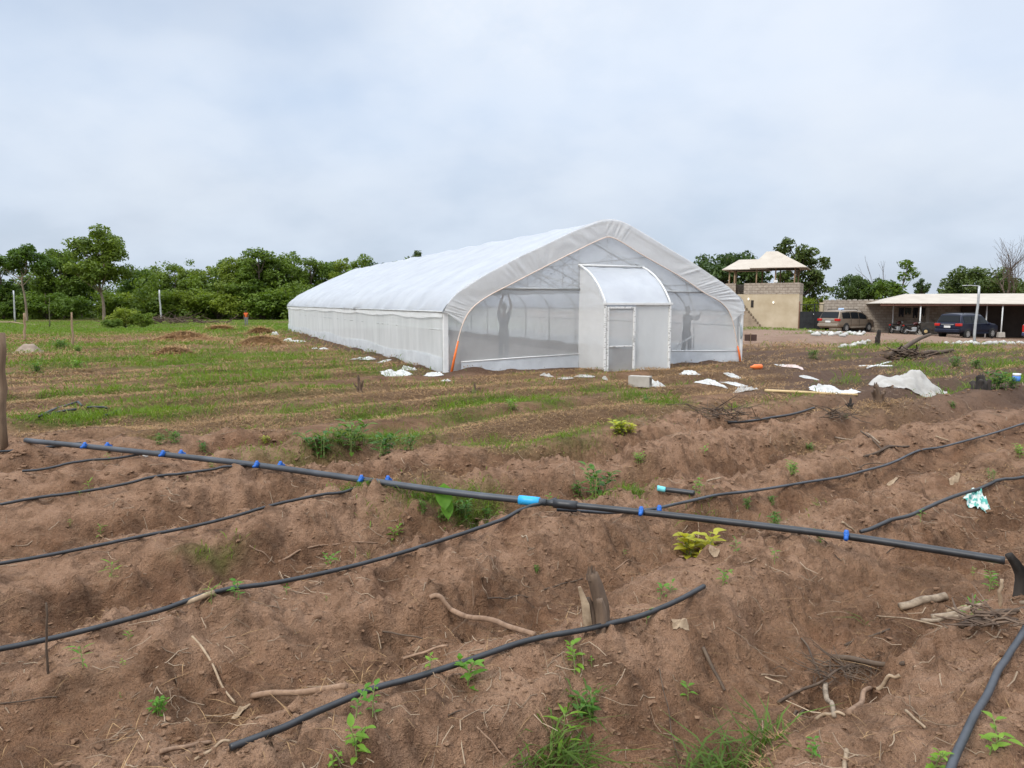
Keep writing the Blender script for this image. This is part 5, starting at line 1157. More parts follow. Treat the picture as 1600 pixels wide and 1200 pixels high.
ST = [(300, 997, 368, 1102, .008, 'pale', 'slanting thin stick in the lower left'), (74, 1050, 72, 945, .006, 'up', ''), (1098, 1020, 1132, 1085, .012, 'dark', 'dark stick beside the pair of pale splinters'), (1190, 1056, 1230, 1060, .005, 'pale', 'upper of two pale wood splinters'), (1195, 1064, 1222, 1070, .005, 'pale', 'lower of two pale wood splinters'),
      (1215, 1107, 1340, 1040, .009, 'dark', 'long dark stick over the hole at the lower right'), (1300, 1037, 1412, 1050, .017, 'dark', 'thick dark stick lying above the hole'), (1290, 1075, 1303, 1125, .016, 'lw', 'grey stick standing in the hole'), (1325, 1120, 1360, 1085, .016, 'rw', 'peeled root along the right side of the hole'), (1370, 1083, 1405, 1066, .012, 'pale', 'pale stub of wood right of the hole'), (1275, 1128, 1320, 1124, .009, 'pale', 'pale root across the bottom of the hole'), (1232, 1138, 1255, 1118, .009, 'dark', 'bent dark root left of the hole'),
      (1252, 1000, 1282, 1065, .007, 'dark', 'thin dark stick leaning above the hole left'), (1370, 965, 1480, 992, .006, 'pale', 'long pale curved twig below the split log'), (1320, 1010, 1390, 985, .008, 'dark', 'dark twig left of the pale curved twig'), (1260, 835, 1322, 882, .005, 'dark', 'thin dark stick below the last blue connector'), (1385, 868, 1420, 858, .004, 'dark', 'thin dark twig behind the last stretch of main pipe'),
      (1455, 968, 1600, 945, .02, 'lw', 'grey branch in the brush heap right of the split log'), (1500, 985, 1610, 952, .018, 'dark', 'dark branch in the brush heap at the right edge'), (1440, 975, 1530, 968, .015, 'lw', 'short grey branch below the split log'), (1560, 945, 1566, 905, .010, 'pale', 'pale stick standing up in the brush heap'), (1480, 962, 1510, 950, .016, 'pale', 'broken pale stick between log and brush heap'), (1550, 985, 1590, 975, .014, 'dark', 'dark stick at the lower edge of the brush heap'),
      (435, 880, 500, 855, .010, 'rw', 'curved brown branch below the fourth drip line'), (500, 855, 590, 850, .009, 'rw', 'upper part of the curved brown branch'), (390, 858, 430, 885, .007, 'rw', 'thin forked twig of the curved brown branch'), (630, 1035, 700, 1013, .009, 'rw', 'twig in the hollow above the free drip line'), (598, 1000, 660, 1000, .006, 'dark', 'thin dark twig left of the hollow'), (645, 1030, 655, 1010, .005, 'pale', 'tiny pale stick standing in the hollow'),
      (762, 942, 825, 936, .006, 'dark', 'dark twig left of the broken stump'), (740, 945, 738, 908, .006, 'rw', 'short brown stick standing in the middle bed'), (815, 840, 825, 848, .008, 'lw', 'grey stub of wood under the main pipe'), (850, 922, 910, 905, .006, 'dark', 'thin dark twig just left of the stump top'), (960, 892, 1000, 882, .006, 'rw', 'brown twig right of the stump top'), (1030, 1050, 1060, 1190, .003, 'dark', 'very thin dry stalk above the bottom grass'), (745, 1140, 790, 1195, .004, 'rw', 'thin dry root at the bottom centre'), (700, 1120, 762, 1118, .004, 'dark', 'thin dark twig in the bottom centre bed'),
      (1305, 685, 1375, 695, .014, 'lw', 'grey stick of the small heap on the right bed'), (1350, 715, 1400, 700, .016, 'dark', 'dark thick stick of the small heap on the right bed'), (1345, 675, 1380, 705, .012, 'dark', 'thin crossing stick of the small heap on the right bed'), (1370, 712, 1420, 700, .018, 'dark', 'lowest stick of the small heap on the right bed'), (1105, 755, 1125, 752, .012, 'pale', 'pale chip of wood behind the main pipe'), (1462, 683, 1482, 690, .014, 'pale', 'pale stick beside the long grey drip line'), (1316, 820, 1334, 834, .012, 'pale', 'pale peg beside the last blue connector'), (1340, 735, 1395, 722, .006, 'dark', 'thin twig along the long grey drip line'), (1455, 735, 1400, 745, .006, 'rw', 'thin brown twig below the long grey drip line'),
      (1415, 1115, 1445, 1145, .008, 'pale', 'pale twig lower right of the hole'), (1322, 1180, 1320, 1215, .012, 'pale', 'pale stick at the bottom edge'), (250, 1185, 330, 1165, .010, 'rw', 'pale root at the bottom left edge'), (305, 1195, 360, 1160, .007, 'pale', 'pale stick at the bottom left edge'), (0, 1105, 90, 1100, .004, 'dark', 'thin dark twig in the left bottom corner'), (480, 890, 560, 880, .004, 'rw', 'fine twig by the thick black drip line')]
MM = {'pale': pw, 'dark': dw, 'lw': lw, 'rw': rw}
for (a, b1, c_, d_, r, k, lab) in ST:
    if k == 'up': continue
    stand = abs(c_-a) < 14 and b1-d_ > 15
    if stand: post(a, b1, c_, d_, r, MM[k], 'stick', lab, 'stick', 6, .3)
    else: log(a, b1, c_, d_, r, 'stick', lab, 'stick', MM[k], r1=r*.6, n=6, bend=.03)
post(74, 1052, 72, 942, .0055, dw, 'stick', 'thin brown stick standing upright by the thick drip line at left', 'stick', 6)
# stumps
def stump(px, py, hpx, r, label, m, seed, n=5, spread=.5, name='stump', lean=(0, 0)):
    b_ = G(px, py); s = b_[1]/FPX; h = hpx*s; g = np.random.default_rng(seed); root = thing(name, label, 'stump', b_)
    mb = MB()
    for k in range(n):
        a = 6.28*k/n+g.random(); rr = r*(.75 if k else 1); hh = h*(1 if k == 0 else .35+.45*g.random()); off = np.array([math.cos(a), math.sin(a), 0])*r*(1.0 if k else 0)
        P = [off*.9-[0, 0, .06], off+np.array([0, 0, hh*.4]), off*(1+spread)+np.array([g.normal()*r*.3+lean[0]*h, g.normal()*r*.3, hh])]
        mb.tube(spline(np.array(P), 9), np.linspace(rr, rr*(.45 if k else .62), 9), 11, jit=.3, seed=seed+k)
        if k == 0:
            mb2 = MB()
            for q in range(6): aa = q*1.05; e = P[2]+np.array([math.cos(aa), math.sin(aa), 0])*rr*.35; mb2.tube([e-[0, 0, .03], e+[g.normal()*.004, g.normal()*.004, .02+.05*g.random()*h*2]], [rr*.3, rr*.03], 5)
            mb2.build('splinters', m, root)
    mb.build('trunk', m, root, True); return root, h
sm = mat('stump_wood', (.05, .033, .024), (.20, .135, .09), 9, .9, .6, 25, .012, stretch=(1, 1, .25))
burnt = mat('charred_wood', (.012, .011, .010), (.06, .048, .04), 9, .9, .5, 30, .01, stretch=(1, 1, .25))
sr, h_ = stump(938, 978, 82, .040, 'tall broken stump with splintered side standing in the middle bed', sm, 3, 3, .12, lean=(-.05, 0))
mb = MB(); mb.tube([(-.06, -.01, -.03), (-.075, -.012, .09), (-.10, -.01, .17)], [.022, .02, .008], 6, jit=.4); mb.build('pale_splinter', pw, sr)
stump(1612, 925, 85, .05, 'charred forked stump at the right edge', burnt, 6, 3, .6, lean=(-.22, 0))
stump(562, 616, 28, .035, 'dark jagged stump in the grass before the greenhouse corner', sm, 8, 7, 1.6); stump(742, 618, 18, .03, 'small dark forked stump left of the bright grass clump', sm, 10, 6, 2.0); stump(1372, 628, 26, .05, 'broad dark root stump below the large plastic sheet', sm, 13, 9, 1.2)
stump(1371, 539, 22, .12, 'dark leaning stump at the yard edge before the minivan', burnt, 15, 2, .2); stump(1328, 640, 16, .025, 'small dark stump with twigs below the crumpled white sheet', burnt, 17, 5, 1.2); stump(1216, 661, 30, .04, 'thin tangle of dead stems behind the curved pipe piece', burnt, 19, 6, 2.0) if False else None
log(1385, 560, 1452, 538, .11, 'uprooted_trunk', 'dark uprooted trunk slanting over the grass before the carport', 'log', dw, lift=.35, bend=.01); log(1440, 556, 1488, 550, .10, 'fallen_branch', 'dark branch lying right of the uprooted trunk', 'branch', dw)
def heap(px, py, wpx, hpx, name, label, cat, m, nst, L, r, seed, group=None):
    b_ = G(px, py); s = b_[1]/FPX; g = np.random.default_rng(seed); mb = MB()
    for k in range(nst):
        x = g.normal()*wpx*s*.28; y = g.normal()*wpx*s*.16; z0 = max(0, hpx*s*(1-(abs(x)/(wpx*s*.6))**1.3))*g.random(); a = g.uniform(0, 6.28); e = g.uniform(-.1, .5); l = L*(.4+g.random())
        d = np.array([math.cos(a)*math.cos(e), math.sin(a)*math.cos(e), math.sin(e)])*l; p = np.array([x, y, z0]); mb.tube([p, p+d*.5+g.normal(size=3)*l*.06, p+d], np.array([r, r*.8, r*.4])*(.5+g.random()), 4, False)
    o = mb.build(name, m, None, False, b_); return tag(o, label, cat, group)
heap(1415, 562, 60, 16, 'root_heap', 'tangled dead roots under the uprooted trunk', 'brush', dw, 90, .5, .025, 4)
heap(1540, 975, 110, 16, 'brush_heap', 'small heap of dead twigs at the right edge by the charred stump', 'brush', sm, 40, .15, .006, 5)
heap(1130, 655, 90, 16, 'brush_heap', 'heap of thin dead stems left of the curved pipe piece', 'brush', dw, 80, .42, .006, 26)
heap(1320, 1050, 130, 10, 'brush_heap', 'loose thin twigs strewn around the hole at the lower right', 'brush', dw, 70, .14, .003, 7)
heap(130, 478, 70, 16, 'brush_heap', 'grey brush pile at the foot of the tallest tree', 'brush', dw, 160, 2.2, .05, 8)
heap(260, 506, 150, 8, 'brush_heap', 'low dark brush lying right of the round thicket', 'brush', dw, 160, 2.2, .05, 9)
heap(1305, 655, 60, 12, 'brush_heap', 'tuft of dead roots on the bed before the crumpled sheet', 'brush', dw, 40, .3, .007, 12)
# mounds of hay and soil
def mound(px, py, wpx, hpx, name, label, cat, m, straw, seed, asp=.8, group=None):
    b_ = G(px, py); s = b_[1]/FPX; w_ = wpx*s/2; h = hpx*s*.7; g = np.random.default_rng(seed); root = thing(name, label, cat, b_, 0, group)
    A = np.linspace(-1.15, 1.15, 40); XX_, YY_ = np.meshgrid(A*w_, A*w_*asp); rr = np.hypot(XX_/w_, YY_/w_/asp)*(1+.45*(fbm(XX_/w_*1.3+seed, YY_/w_*1.3, 3, seed)-.5))
    Z = h*np.clip(1-rr**1.6, -.12, 1)*(.65+.7*fbm(XX_*1.8/w_+seed*2, YY_*1.8/w_, 3, seed+3)); Z += H(XX_+b_[0], YY_+b_[1])-b_[2]-.02
    mb = MB(); mb.grid(np.stack([XX_, YY_, Z], -1)); mb.build('mound', m, root, True)
    if straw:
        n = 2600; x = g.normal(size=n)*w_*.5; y = g.normal(size=n)*w_*asp*.5; ok = np.hypot(x/w_, y/w_/asp) < 1.15; x = x[ok]; y = y[ok]; n = len(x)
        r2 = np.hypot(x/w_, y/w_/asp)*(1+.45*(fbm(x/w_*1.3+seed, y/w_*1.3, 3, seed)-.5)); z = h*np.clip(1-r2**1.6, 0, 1)*(.65+.7*fbm(x*1.8/w_+seed*2, y*1.8/w_, 3, seed+3))+H(x+b_[0], y+b_[1])-b_[2]
        a = g.uniform(0, 6.28, n); l = (.25+.35*g.random(n))*max(.5, s*30); d = np.stack([np.cos(a)*l, np.sin(a)*l, g.normal(size=n)*l*.25-.05], -1); p = np.stack([x, y, z+.02], -1); q = np.stack([-np.sin(a), np.cos(a), 0*a], -1)*.012*max(1, s*35)
        quads_obj('straw', np.stack([p-q, p+d-q*.3, p+d+q*.3, p+q], 1), hay_m, root)
    return root
hay_b = mat('hay_mat', (.22, .125, .055), (.36, .22, .11), 3, .95, .6, 20, .03); hay_m = leafmat('hay_straw', (.26, .15, .065), (.48, .31, .15), 1, .2, 0, .8)
mound(292, 533, 110, 18, 'hay_pile', 'wide low brown hay pile farthest back in the left field', 'hay pile', hay_b, True, 1, group='hay piles in the field'); mound(272, 557, 70, 20, 'hay_pile', 'reddish hay pile nearest the camera in the left field', 'hay pile', hay_b, True, 2, group='hay piles in the field'); mound(412, 540, 80, 22, 'hay_pile', 'brown hay pile beside the far left wall of the greenhouse', 'hay pile', hay_b, True, 3, group='hay piles in the field'); mound(345, 516, 50, 8, 'hay_pile', 'small far hay pile left of the orange-shirted person', 'hay pile', hay_b, True, 4, group='hay piles in the field'); mound(408, 522, 46, 12, 'hay_pile', 'hay pile behind another at the far left greenhouse corner', 'hay pile', hay_b, True, 5, group='hay piles in the field')
mound(46, 551, 46, 18, 'soil_mound', 'small mound of reddish brown soil by the thin posts', 'soil mound', soil_m, False, 6)

# ------------------------------------------------------------------ rubbish round the greenhouse
wplast = filmmat('white_plastic', (.62, .62, .58), (.84, .84, .82), .95, .3, 6, .5, .03); gplast = filmmat('dusty_plastic', (.50, .47, .42), (.66, .63, .58), .93, .35, 4, .5, .04)
def sheet(px, py, wpx, hpx, label, m, seed, rz=0, asp=.5, name='plastic_sheet', cat='plastic', group='plastic scraps by the greenhouse', cut=.35, peaks=None):
    b_ = G(px, py); s = b_[1]/FPX; w_ = wpx*s/2*1.18; h = hpx*s*(.62 if not peaks else .8); n = 40; A = np.linspace(-1, 1, n); U, V_ = np.meshgrid(A, A)
    edge = np.sqrt(1-np.minimum(U**2, V_**2)/2.2)*(1+cut*(fbm(np.cos(np.arctan2(V_, U))*1.4+seed, np.sin(np.arctan2(V_, U))*1.4, 3, seed)-.5)*2); R_ = np.maximum(np.abs(U), np.abs(V_)); 
    x = U*w_*edge; y = V_*w_*asp*edge; c_, s_ = math.cos(rz), math.sin(rz); x, y = x*c_-y*s_, x*s_+y*c_
    rid = 1-np.abs(fbm(U*1.6+seed*3, V_*1.6+seed, 3, seed+5)-.5)*4; z = h*np.clip(.12+.88*np.clip(rid, 0, 1)**1.5*(1-R_**3), 0, 1)*(1-R_**4*.9)*(.3+1.2*fbm(U*1.1+seed, V_*1.1, 2, seed+2)) + (fbm(U*7, V_*7, 2, seed+9)-.5)*h*.18
    if peaks:
        z *= .6
        for (u0, v0, r0, k0) in peaks: z += h*k0*np.exp(-((U-u0)**2+((V_-v0)*.8)**2)/r0**2)*(.85+.3*fbm(U*5, V_*5, 2, seed))
    Z = H(x+b_[0], y+b_[1])-b_[2]+.01+np.maximum(z, 0); mb = MB(); mb.grid(np.stack([x, y, Z], -1)); o = mb.build(name, m, None, True, b_); return tag(o, label, cat, group)
sheet(1415, 603, 114, 21, 'largest heap of crumpled dusty white plastic right of the bamboo pole', gplast, 2, .1, .5, peaks=[(.1, 0, .45, .5), (.35, .1, .4, .25), (-.55, .1, .3, .45), (-.2, -.2, .3, .3), (.62, -.1, .3, .3), (-.75, .2, .2, .3)])
sheet(1292, 610, 52, 16, 'crumpled bright white sheet behind the end of the bamboo pole', wplast, 3, .3, .6); sheet(1322, 613, 34, 7, 'narrow white scrap at the right end of the bamboo pole', wplast, 4, 0, .4); sheet(1163, 612, 42, 16, 'greyish striped plastic piece at the left end of the bamboo pole', gplast, 5, .5, .5)
sheet(1110, 600, 40, 10, 'white scrap lying left of the greyish striped plastic', wplast, 6, -.2, .4); sheet(1146, 601, 36, 5, 'flat white scrap touching the striped plastic', wplast, 7, 0, .4); sheet(1077, 585, 25, 12, 'small peaked white scrap right of the porch', wplast, 8, 0, .6, cut=.5); sheet(1026, 604, 30, 12, 'white plastic tucked beside the concrete block', wplast, 9, .2, .6)
sheet(1145, 589, 26, 5, 'small white scrap between the porch and the orange bottle', wplast, 10, 0, .4); sheet(1238, 574, 28, 5, 'pinkish white flat scrap right of the orange bottle', mat('pink_plastic', (.5, .40, .36), (.62, .5, .46), 6), 11, 0, .4); sheet(1220, 572, 16, 4, 'tiny white scrap just right of the orange bottle', wplast, 12, 0, .4); sheet(1265, 591, 30, 3, 'thin pale scrap lying flat behind the crumpled bright sheet', wplast, 13, .2, .2)
for i, (px, py, w_, h, lab) in enumerate([(620, 585, 44, 10, 'long white plastic strip before the near left greenhouse corner'), (637, 579, 22, 14, 'peaked white scrap just above the long white strip'), (678, 588, 26, 12, 'white scrap at the foot of the near left corner'), (697, 596, 14, 5, 'tiny white scrap nearest the near left corner post'), (572, 562, 26, 8, 'white plastic along the middle of the left wall'), (555, 562, 16, 4, 'flat white piece left of the plastic at mid wall'), (600, 566, 18, 4, 'narrow white scrap between the mid wall plastic and the long strip'), (505, 546, 12, 6, 'white scrap a third along the left wall from the far end'), (492, 545, 8, 3, 'tiny white scrap beside the one a third along the left wall'), (450, 534, 22, 7, 'white plastic near the far end of the left wall'), (466, 534, 18, 4, 'flat white plastic right of the far end plastic'), (430, 523, 12, 6, 'white scrap in the grass beyond the far corner'), (422, 520, 9, 5, 'farthest small white scrap in the field'), (855, 588, 18, 9, 'grey white plastic before the left front wall'), (883, 592, 22, 5, 'flat grey plastic just left of the porch'), (912, 589, 30, 6, 'long grey white plastic in front of the porch corner'), (945, 594, 8, 6, 'tiny white scrap in front of the porch door')]):
    sheet(px, py, w_, h, lab, wplast if i < 13 else gplast, 20+i, .2, .5)
b_ = G(1000, 606); blkm = blockmat('old_block', (.42, .38, .32), (.38, .34, .28), (.42, .38, .32), 2, 2)
ob = thing('concrete_block', 'hollow concrete block with dark open end lying before the porch', 'block', b_+[0, 0, .02], R(-25)); mb = MB()
for c_, sz in (((0, -.1, .11), (.44, .035, .22)), ((0, .1, .11), (.44, .035, .22)), ((0, 0, .018), (.44, .165, .035)), ((0, 0, .202), (.44, .165, .035)), ((.02, 0, .11), (.04, .165, .149))): mb.box(c_, sz)
mb.build('shell', conc, ob); mb = MB(); mb.box((-.19, 0, .11), (.05, .163, .147)); mb.build('shade_plug', darkv, ob)  # dark box fills the block's open end, standing in for the shade inside
b_ = G(1190, 577); mb = MB(); mb.lathe([(.02, 0), (.06, .01), (.065, .05), (.065, .22), (.03, .29), (.028, .33)], 14, 'X', (0, 0, .06)); o = mb.build('plastic_bottle', mat('orange_plastic', (.75, .14, .03), (.8, .2, .05), 5, .4), None, True, b_, R(-160)); tag(o, 'orange plastic bottle lying on the dark soil right of the greenhouse', 'bottle')
b_ = G(1525, 784); teal = mat('teal_printed_bag', (.70, .76, .72), (.10, .42, .36), 24, .5, lo=.46, hi=.54)
sheet(1526, 785, 30, 25, 'crumpled white and teal plastic bag behind the right drip line', teal, 51, 0, .7, 'plastic_bag', 'bag', None, .3, [(-.2, 0, .7, .6), (.4, .1, .5, .5)])
b_ = G(1588, 596); mb = MB(); mb.lathe([(.09, 0), (.1, .06), (.105, .16)], 14); o = thing('cup', 'small blue and white cup standing in the weeds at the right', 'cup', b_); mb.build('cup_base', mat('blue_print', (.08, .22, .6)), o, True); mb = MB(); mb.lathe([(.105, .16), (.11, .24), (.09, .24)], 14); mb.build('cup_rim', M['whitepaint'], o, True); o.scale = (.65, .65, .65)
for i, (a, b1, c_, d_, lab) in enumerate(((1342, 573, 1395, 573, 'lower flat white strip of the crossed pair'), (1355, 576, 1392, 567, 'upper slanting white strip of the crossed pair'))): log(a, b1, c_, d_, .028, 'white_strip', lab, 'strip', M['whitepaint'], bend=.002, r1=.028)
sheet(1490, 748, 16, 6, 'pale dry leaf scrap on the right bed', pw, 61, .2, .5, 'bark_chip', 'chip', None); sheet(1392, 757, 20, 6, 'pale flat chip on the right bed above the main pipe', pw, 62, .2, .5, 'bark_chip', 'chip', None); sheet(1115, 868, 18, 8, 'grey crumpled leaf right of the yellow plant', pw, 63, .2, .5, 'dry_leaf', 'leaf', None); sheet(1062, 975, 24, 6, 'pale flake of bark by the broken stump', pw, 64, .2, .4, 'bark_chip', 'chip', None); sheet(375, 1117, 26, 8, 'pale piece of bark at the end of the slanting stick', pw, 65, .2, .4, 'bark_chip', 'chip', None); sheet(225, 713, 12, 8, 'white stone resting at the left part of the main pipe', gplast, 66, 0, .8, 'pale_stone', 'stone', None)
# brown sign board on a post beside the greenhouse
b_ = G(1172, 547); sg = thing('sign_board', 'two dark brown boards on a thin post right of the greenhouse', 'sign', b_, R(-10)); s = b_[1]/FPX
mb = MB(); mb.tube([(0, .02, -.1), (0, .02, 26*s)], .03, 6); mb.build('post', wood, sg)
for x in (-.5, .52): mb = MB(); mb.box((x*9.4*s, 0, 19*s), (8.6*s, .03, 10*s)); mb.build('board', mat('dark_brown_board', (.05, .028, .022), (.08, .045, .035), 4), sg)
def stone_at(px, py, r, seed, label, group, m):
    b_ = G(px, py); g = np.random.default_rng(seed); mb = MB(); P = ico*(1+.4*(g.random((12, 1))-.5))*np.array([1.3, .9, .75])*r
    mb.add(P, icf+[(11, 7, 6), (11, 8, 7), (11, 9, 8), (11, 10, 9), (11, 6, 10)]); o = mb.build('stone', m, None, True, b_+[0, 0, r*.4], g.uniform(0, 6)); tag(o, label, 'stone', group)
wst = mat('limewashed_stone', (.34, .33, .30), (.58, .57, .53), 3, .9, obj=.15); g = np.random.default_rng(5)
for k in range(34): stone_at(1268+k*2.5+g.normal()*2, 522.5+g.normal()*1.6, .11+.08*g.random(), k, 'whitewashed stone in the bed edging before the tan minivan', 'white stones before the minivan', wst)
for k in range(22): stone_at(1478+k*5.6+g.normal()*3, 538.5+g.normal()*.8, .09+.07*g.random(), 50+k, 'whitewashed stone in the row before the carport', 'white stones before the carport', wst)
for k in range(12): stone_at(1318+k*3.6+g.normal()*2, 543-k*.6+g.normal()*.8, .08+.06*g.random(), 90+k, 'pale stone in the line beside the dark leaning stump', 'pale stones beside the leaning stump', wst)

# ------------------------------------------------------------------ small plants
lf1 = leafmat('seedling_leaf', (.09, .21, .018), (.17, .33, .035), 20, .4, .15, .45); lf2 = leafmat('yellow_leaf', (.34, .36, .03), (.50, .48, .06), 20, .4, .1, .45); lf3 = leafmat('weed_leaf', (.045, .12, .015), (.10, .21, .03), 10, .4, .15, .45); stm = mat('green_stem', (.16, .22, .06), (.25, .3, .1), 20, .6)
def leaf_grid(p, d, nrm, L, wd, droop=.3):
    d = d/np.linalg.norm(d); s_ = np.cross(d, nrm); s_ /= np.linalg.norm(s_); n_ = np.cross(s_, d); T_ = np.linspace(0, 1, 6); W_ = np.sin(math.pi*T_**.8)**.8*wd*.5; W_[0] = wd*.03; W_[-1] = .001*wd
    G_ = np.zeros((6, 3, 3))
    for i, t_ in enumerate(T_):
        c_ = p+d*L*t_-n_*droop*L*t_*t_
        G_[i, 0] = c_-s_*W_[i]+n_*W_[i]*.3; G_[i, 1] = c_; G_[i, 2] = c_+s_*W_[i]+n_*W_[i]*.3
    return G_
def plant(px, py, hpx, label, kind='seed', m=None, seed=0, nst=None, group=None, cat='plant', name='seedling'):
    b_ = G(px, py); s = b_[1]/FPX; h = hpx*s; g = np.random.default_rng(seed*7+int(px)); root = thing(name, label, cat, b_, 0, group); st = MB(); lv = MB()
    nst = nst or {'seed': 1, 'comp': 2, 'clump': 7, 'yellow': 5, 'tuft': 1}[kind]
    for k in range(nst):
        a = g.uniform(0, 6.28); lean = (.15 if nst == 1 else .55)*g.random()+.05; off = np.array([g.normal(), g.normal(), 0])*h*(.0 if nst == 1 else .18); hh = h*(.6+.4*g.random()) if k else h*.85
        P = spline(np.array([off-[0, 0, .02], off+[math.cos(a)*lean*hh*.3, math.sin(a)*lean*hh*.3, hh*.5], off+[math.cos(a)*lean*hh, math.sin(a)*lean*hh, hh]]), 8); st.tube(P, np.linspace(.03, .014, 8)*h*.55+.0006, 5, False)
        nl = {'seed': 6, 'comp': 9, 'clump': 9, 'yellow': 9, 'tuft': 10}[kind]
        for j in range(nl):
            t_ = (j+1)/nl; i = min(7, int((.35 if kind == 'seed' else .2)*7+t_*7*.75)); aa = a+j*2.4+g.normal()*.3; el = g.uniform(-.05, .6)+.25*t_
            d = np.array([math.cos(aa)*math.cos(el), math.sin(aa)*math.cos(el), math.sin(el)]); L = h*{'seed': .36, 'comp': .34, 'clump': .32, 'yellow': .5, 'tuft': .55}[kind]*(.6+.6*g.random())
            stub = P[i]+d*L*.22; st.tube([P[i], stub], h*.010+.0004, 4, False); lv.grid(leaf_grid(stub, d, np.array([0, 0, 1.]), L, L*{'tuft': .18, 'yellow': .72}.get(kind, .52), g.uniform(.1, .5)))
    st.build('stem', stm, root, True); lv.build('leaves', m or lf1, root, True); return root
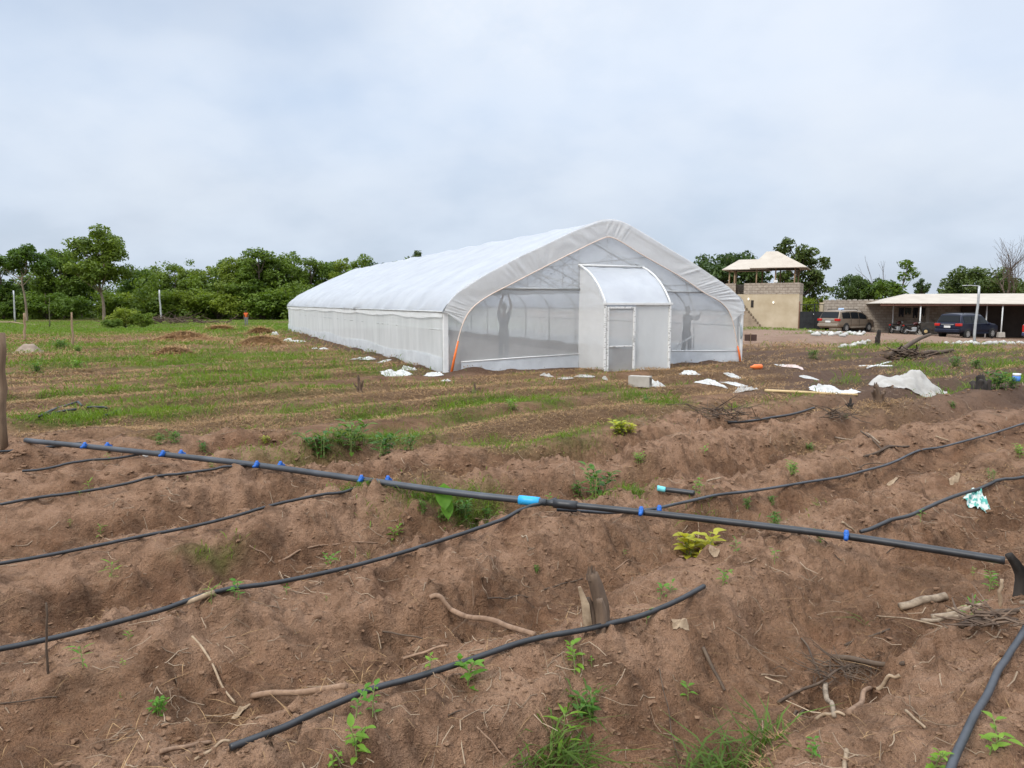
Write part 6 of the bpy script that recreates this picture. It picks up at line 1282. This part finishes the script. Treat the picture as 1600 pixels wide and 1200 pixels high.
SD = [(370, 938, 34, 'comp', 'bright seedling leaning over the thick drip line at left'), (330, 942, 22, 'tuft', 'small grassy weed just left of the bright leaning seedling'), (200, 1002, 20, 'seed', 'seedling growing right against the thick drip line'), (130, 1045, 42, 'tuft', 'long-leaved seedling beside the upright brown stick'), (192, 1042, 14, 'seed', 'tiny three-leaved sprout right of the long-leaved seedling'), (188, 1092, 9, 'seed', 'single pale leaf sprout in the lower left bed'), (448, 932, 16, 'seed', 'two-leaved sprout below the thick drip line'), (510, 940, 10, 'seed', 'tiny round sprout right of the two-leaved sprout'),
      (540, 1182, 62, 'comp', 'seedling with broad leaves at the bottom left of centre'), (570, 1122, 46, 'comp', 'seedling standing in front of the free drip line left end'), (520, 1205, 30, 'comp', 'seedling cut by the bottom edge left of centre'), (738, 1078, 66, 'comp', 'tall bright seedling in front of the free drip line'), (672, 1052, 30, 'seed', 'seedling behind the free drip line left of the tall bright one'), (903, 1048, 48, 'comp', 'thin seedling with spread leaves below the broken stump'), (925, 1046, 18, 'seed', 'small yellow-tipped sprout right of the spread-leaf seedling'), (1035, 938, 28, 'comp', 'seedling just behind the free end of the drip line'), (1010, 978, 26, 'seed', 'dark leaved sprout hanging over the drip line by the stump'), (838, 895, 11, 'clump', 'small flat green weed in the middle bed'), (975, 870, 10, 'seed', 'single dark leaf sprout above the broken stump'),
      (1125, 912, 26, 'comp', 'seedling right of the free end of the drip line'), (1210, 890, 26, 'seed', 'faint seedling in the right hand middle bed'), (1282, 848, 20, 'comp', 'seedling growing through the main pipe line at right'), (1150, 862, 22, 'tuft', 'thin grassy weed right of the yellow plant'), (1545, 985, 0, '', ''), (1438, 818, 20, 'seed', 'upright yellow-green sprout under the thick right drip line'), (1500, 1160, 0, '', ''), (1540, 1175, 62, 'comp', 'broad-leaved seedling behind the corner pipe'), (1470, 1215, 60, 'comp', 'broad-leaved seedling in front of the corner pipe'), (1268, 1185, 30, 'comp', 'small bright seedling at the bottom right of centre'), (1075, 1100, 34, 'seed', 'pale seedling above the long bottom grass'), (1550, 922, 30, 'comp', 'two-leaved seedling beside the charred stump'), (1518, 965, 34, 'tuft', 'spiky grass sprout in the brush heap'), (1520, 900, 14, 'seed', 'single leaf sprout left of the charred stump seedling'),
      (1075, 885, 0, '', ''), (612, 845, 24, 'comp', 'yellowish seedling behind the thick drip line centre'), (640, 835, 0, '', ''), (512, 885, 26, 'comp', 'pale seedling astride the thick drip line'), (110, 824, 14, 'seed', 'small weed in the left bed between two drip lines'), (158, 838, 18, 'tuft', 'single upright yellow blade in the left bed'), (175, 905, 26, 'tuft', 'spindly weed in the left bed above the thick drip line'), (140, 770, 20, 'tuft', 'thin yellowish weed below the second drip line'), (125, 775, 8, 'seed', 'tiny pale sprout below the second drip line'), (170, 722, 14, 'seed', 'sprout behind the second drip line'), (330, 735, 12, 'comp', 'small dark weed above the third drip line'), (293, 752, 8, 'seed', 'yellow sprout touching the third drip line'), (420, 745, 0, '', ''),
      (498, 712, 40, 'clump', 'dark weed at the left end of the lush grass clump'), (545, 710, 54, 'clump', 'tall dark weed in the middle of the lush grass clump'), (596, 710, 38, 'clump', 'weed at the right end of the lush grass clump'), (640, 702, 26, 'clump', 'low weed right of the lush grass clump'), (660, 806, 18, 'clump', 'dark weed among the dead straw under the main pipe'), (760, 806, 14, 'clump', 'low weed right under the main pipe before the coupling'), (800, 640, 18, 'clump', 'weed within the bright grass in front of the greenhouse'), (1010, 630, 14, 'clump', 'weed before the concrete block'),
      (250, 692, 16, 'clump', 'dark weed patch left behind the main pipe'), (275, 690, 18, 'clump', 'leafy weed behind the main pipe near its left end'), (318, 704, 14, 'clump', 'green weed directly behind the main pipe'), (415, 692, 12, 'clump', 'yellow-leaved weed behind the main pipe'), (940, 772, 44, 'clump', 'large leafy weed clump behind the sleeve of the main pipe'), (905, 772, 22, 'clump', 'smaller weed left of the large leafy clump'), (1000, 722, 16, 'clump', 'bright weed on the bed before the yellow shrub'), (1090, 768, 22, 'comp', 'yellow-green weed beside the turquoise pipe tip'), (1238, 738, 18, 'clump', 'bright weed clump on the right bed'), (1210, 820, 22, 'clump', 'leafy weed behind the main pipe right of the yellow plant'), (1165, 795, 16, 'clump', 'low weed before the long grey drip line'), (1205, 785, 12, 'clump', 'small weed further right before the long grey drip line'), (1265, 705, 12, 'clump', 'weed on the far right bed before the dead straw'), (1205, 665, 0, '', ''), (1322, 655, 8, 'clump', 'yellow weed on the far right bed'), (1595, 712, 18, 'clump', 'bright weed cut by the right edge'), (1548, 750, 12, 'clump', 'weed above the teal bag'), (1500, 705, 0, '', ''), (1488, 638, 10, 'clump', 'weed on the last bed at the right'), (1100, 715, 18, 'seed', 'lone dark sapling sprout on the right bed'), (860, 792, 22, 'seed', 'yellow-green sprout by the light blue coupling'), (720, 808, 28, 'clump', 'dark green weed under the main pipe left of the coupling'), (692, 812, 20, 'clump', 'dark weed below the big curled leaf'), (245, 1118, 26, 'clump', 'bright green compact weed in the lower left'), (880, 1160, 58, 'tuft', 'tall stem rising from the bottom grass clump'), (915, 1130, 42, 'clump', 'leafy stem in the bottom grass clump')]
for i, (px, py, h, k, lab) in enumerate(SD):
    if h: plant(px, py, h, lab, k, lf2 if 'yellow-leaved' in lab else (lf3 if k == 'clump' and 'bright' not in lab else lf1), i)
plant(1080, 868, 42, 'yellow plant with large hanging oval leaves before the main pipe', 'yellow', lf2, 3, 6, name='yellow_plant'); plant(967, 678, 20, 'yellow-green shrub on the bed edge before the concrete block', 'yellow', lf2, 5, 8, name='yellow_plant'); plant(985, 676, 14, 'low yellow shrub right beside the yellow-green shrub', 'yellow', lf2, 8, 6, name='yellow_plant')
# the big curled leaf sticking up in front of the main pipe
b_ = G(700, 815); s = b_[1]/FPX; o = thing('broad_leaf_plant', 'single broad bright green leaf standing in front of the main pipe', 'plant', b_); mb = MB(); mb.tube([(0, 0, -.02), (-.005, -.02, 18*s), (-.02, -.03, 58*s)], .006, 5); mb.build('stem', stm, o)
mb = MB(); mb.grid(leaf_grid(np.array([-.03, -.03, 60*s]), np.array([.1, -.25, -1.]), np.array([0, -1, .1]), 42*s, 28*s, -.1)); mb.grid(leaf_grid(np.array([-.01, -.03, 36*s]), np.array([.12, -.25, -1.]), np.array([.2, -1, .1]), 34*s, 20*s, -.1)); mb.build('leaves', lf1, o, True)
for px, py, pt, w_, lab in ((195, 513, 478, 1.3, 'round green thicket standing alone in the left field'), (222, 513, 487, 1.1, 'smaller thicket joined to the right of the round one'), (175, 514, 497, 1.4, 'low dark thicket left of the round one')): b_ = G(px, py); tree_at('bush', px, pt, b_[1], w_, lab, None, 'thickets in the left field', 'thicket', 'bush')
for px, py, h, lab in ((1560, 607, 28, 'leafy green bush beside the small blue and white cup'), (1582, 606, 16, 'low green weeds right of the leafy green bush'), (1270, 560, 14, 'weed on the bare soil right of the orange bottle'), (1495, 573, 16, 'weed before the sandy patch at the right'), (1525, 575, 14, 'weed right of centre of the sandy patch'), (60, 582, 16, 'dark weed clump in the near left grass band'), (120, 578, 14, 'yellow weed right of the dark clump in the left grass'), (122, 552, 12, 'yellow-green weed at the foot of the brown post'), (97, 545, 16, 'dark weed left of the brown post')): plant(px, py, h, lab, 'clump', lf3 if 'yellow' not in lab else lf1, int(px), 12, name='weed', cat='weed')
b_ = G(1533, 606); stump(1533, 607, 20, .10, 'charred round stump with white ash beside the leafy green bush', burnt, 33, 6, .3)
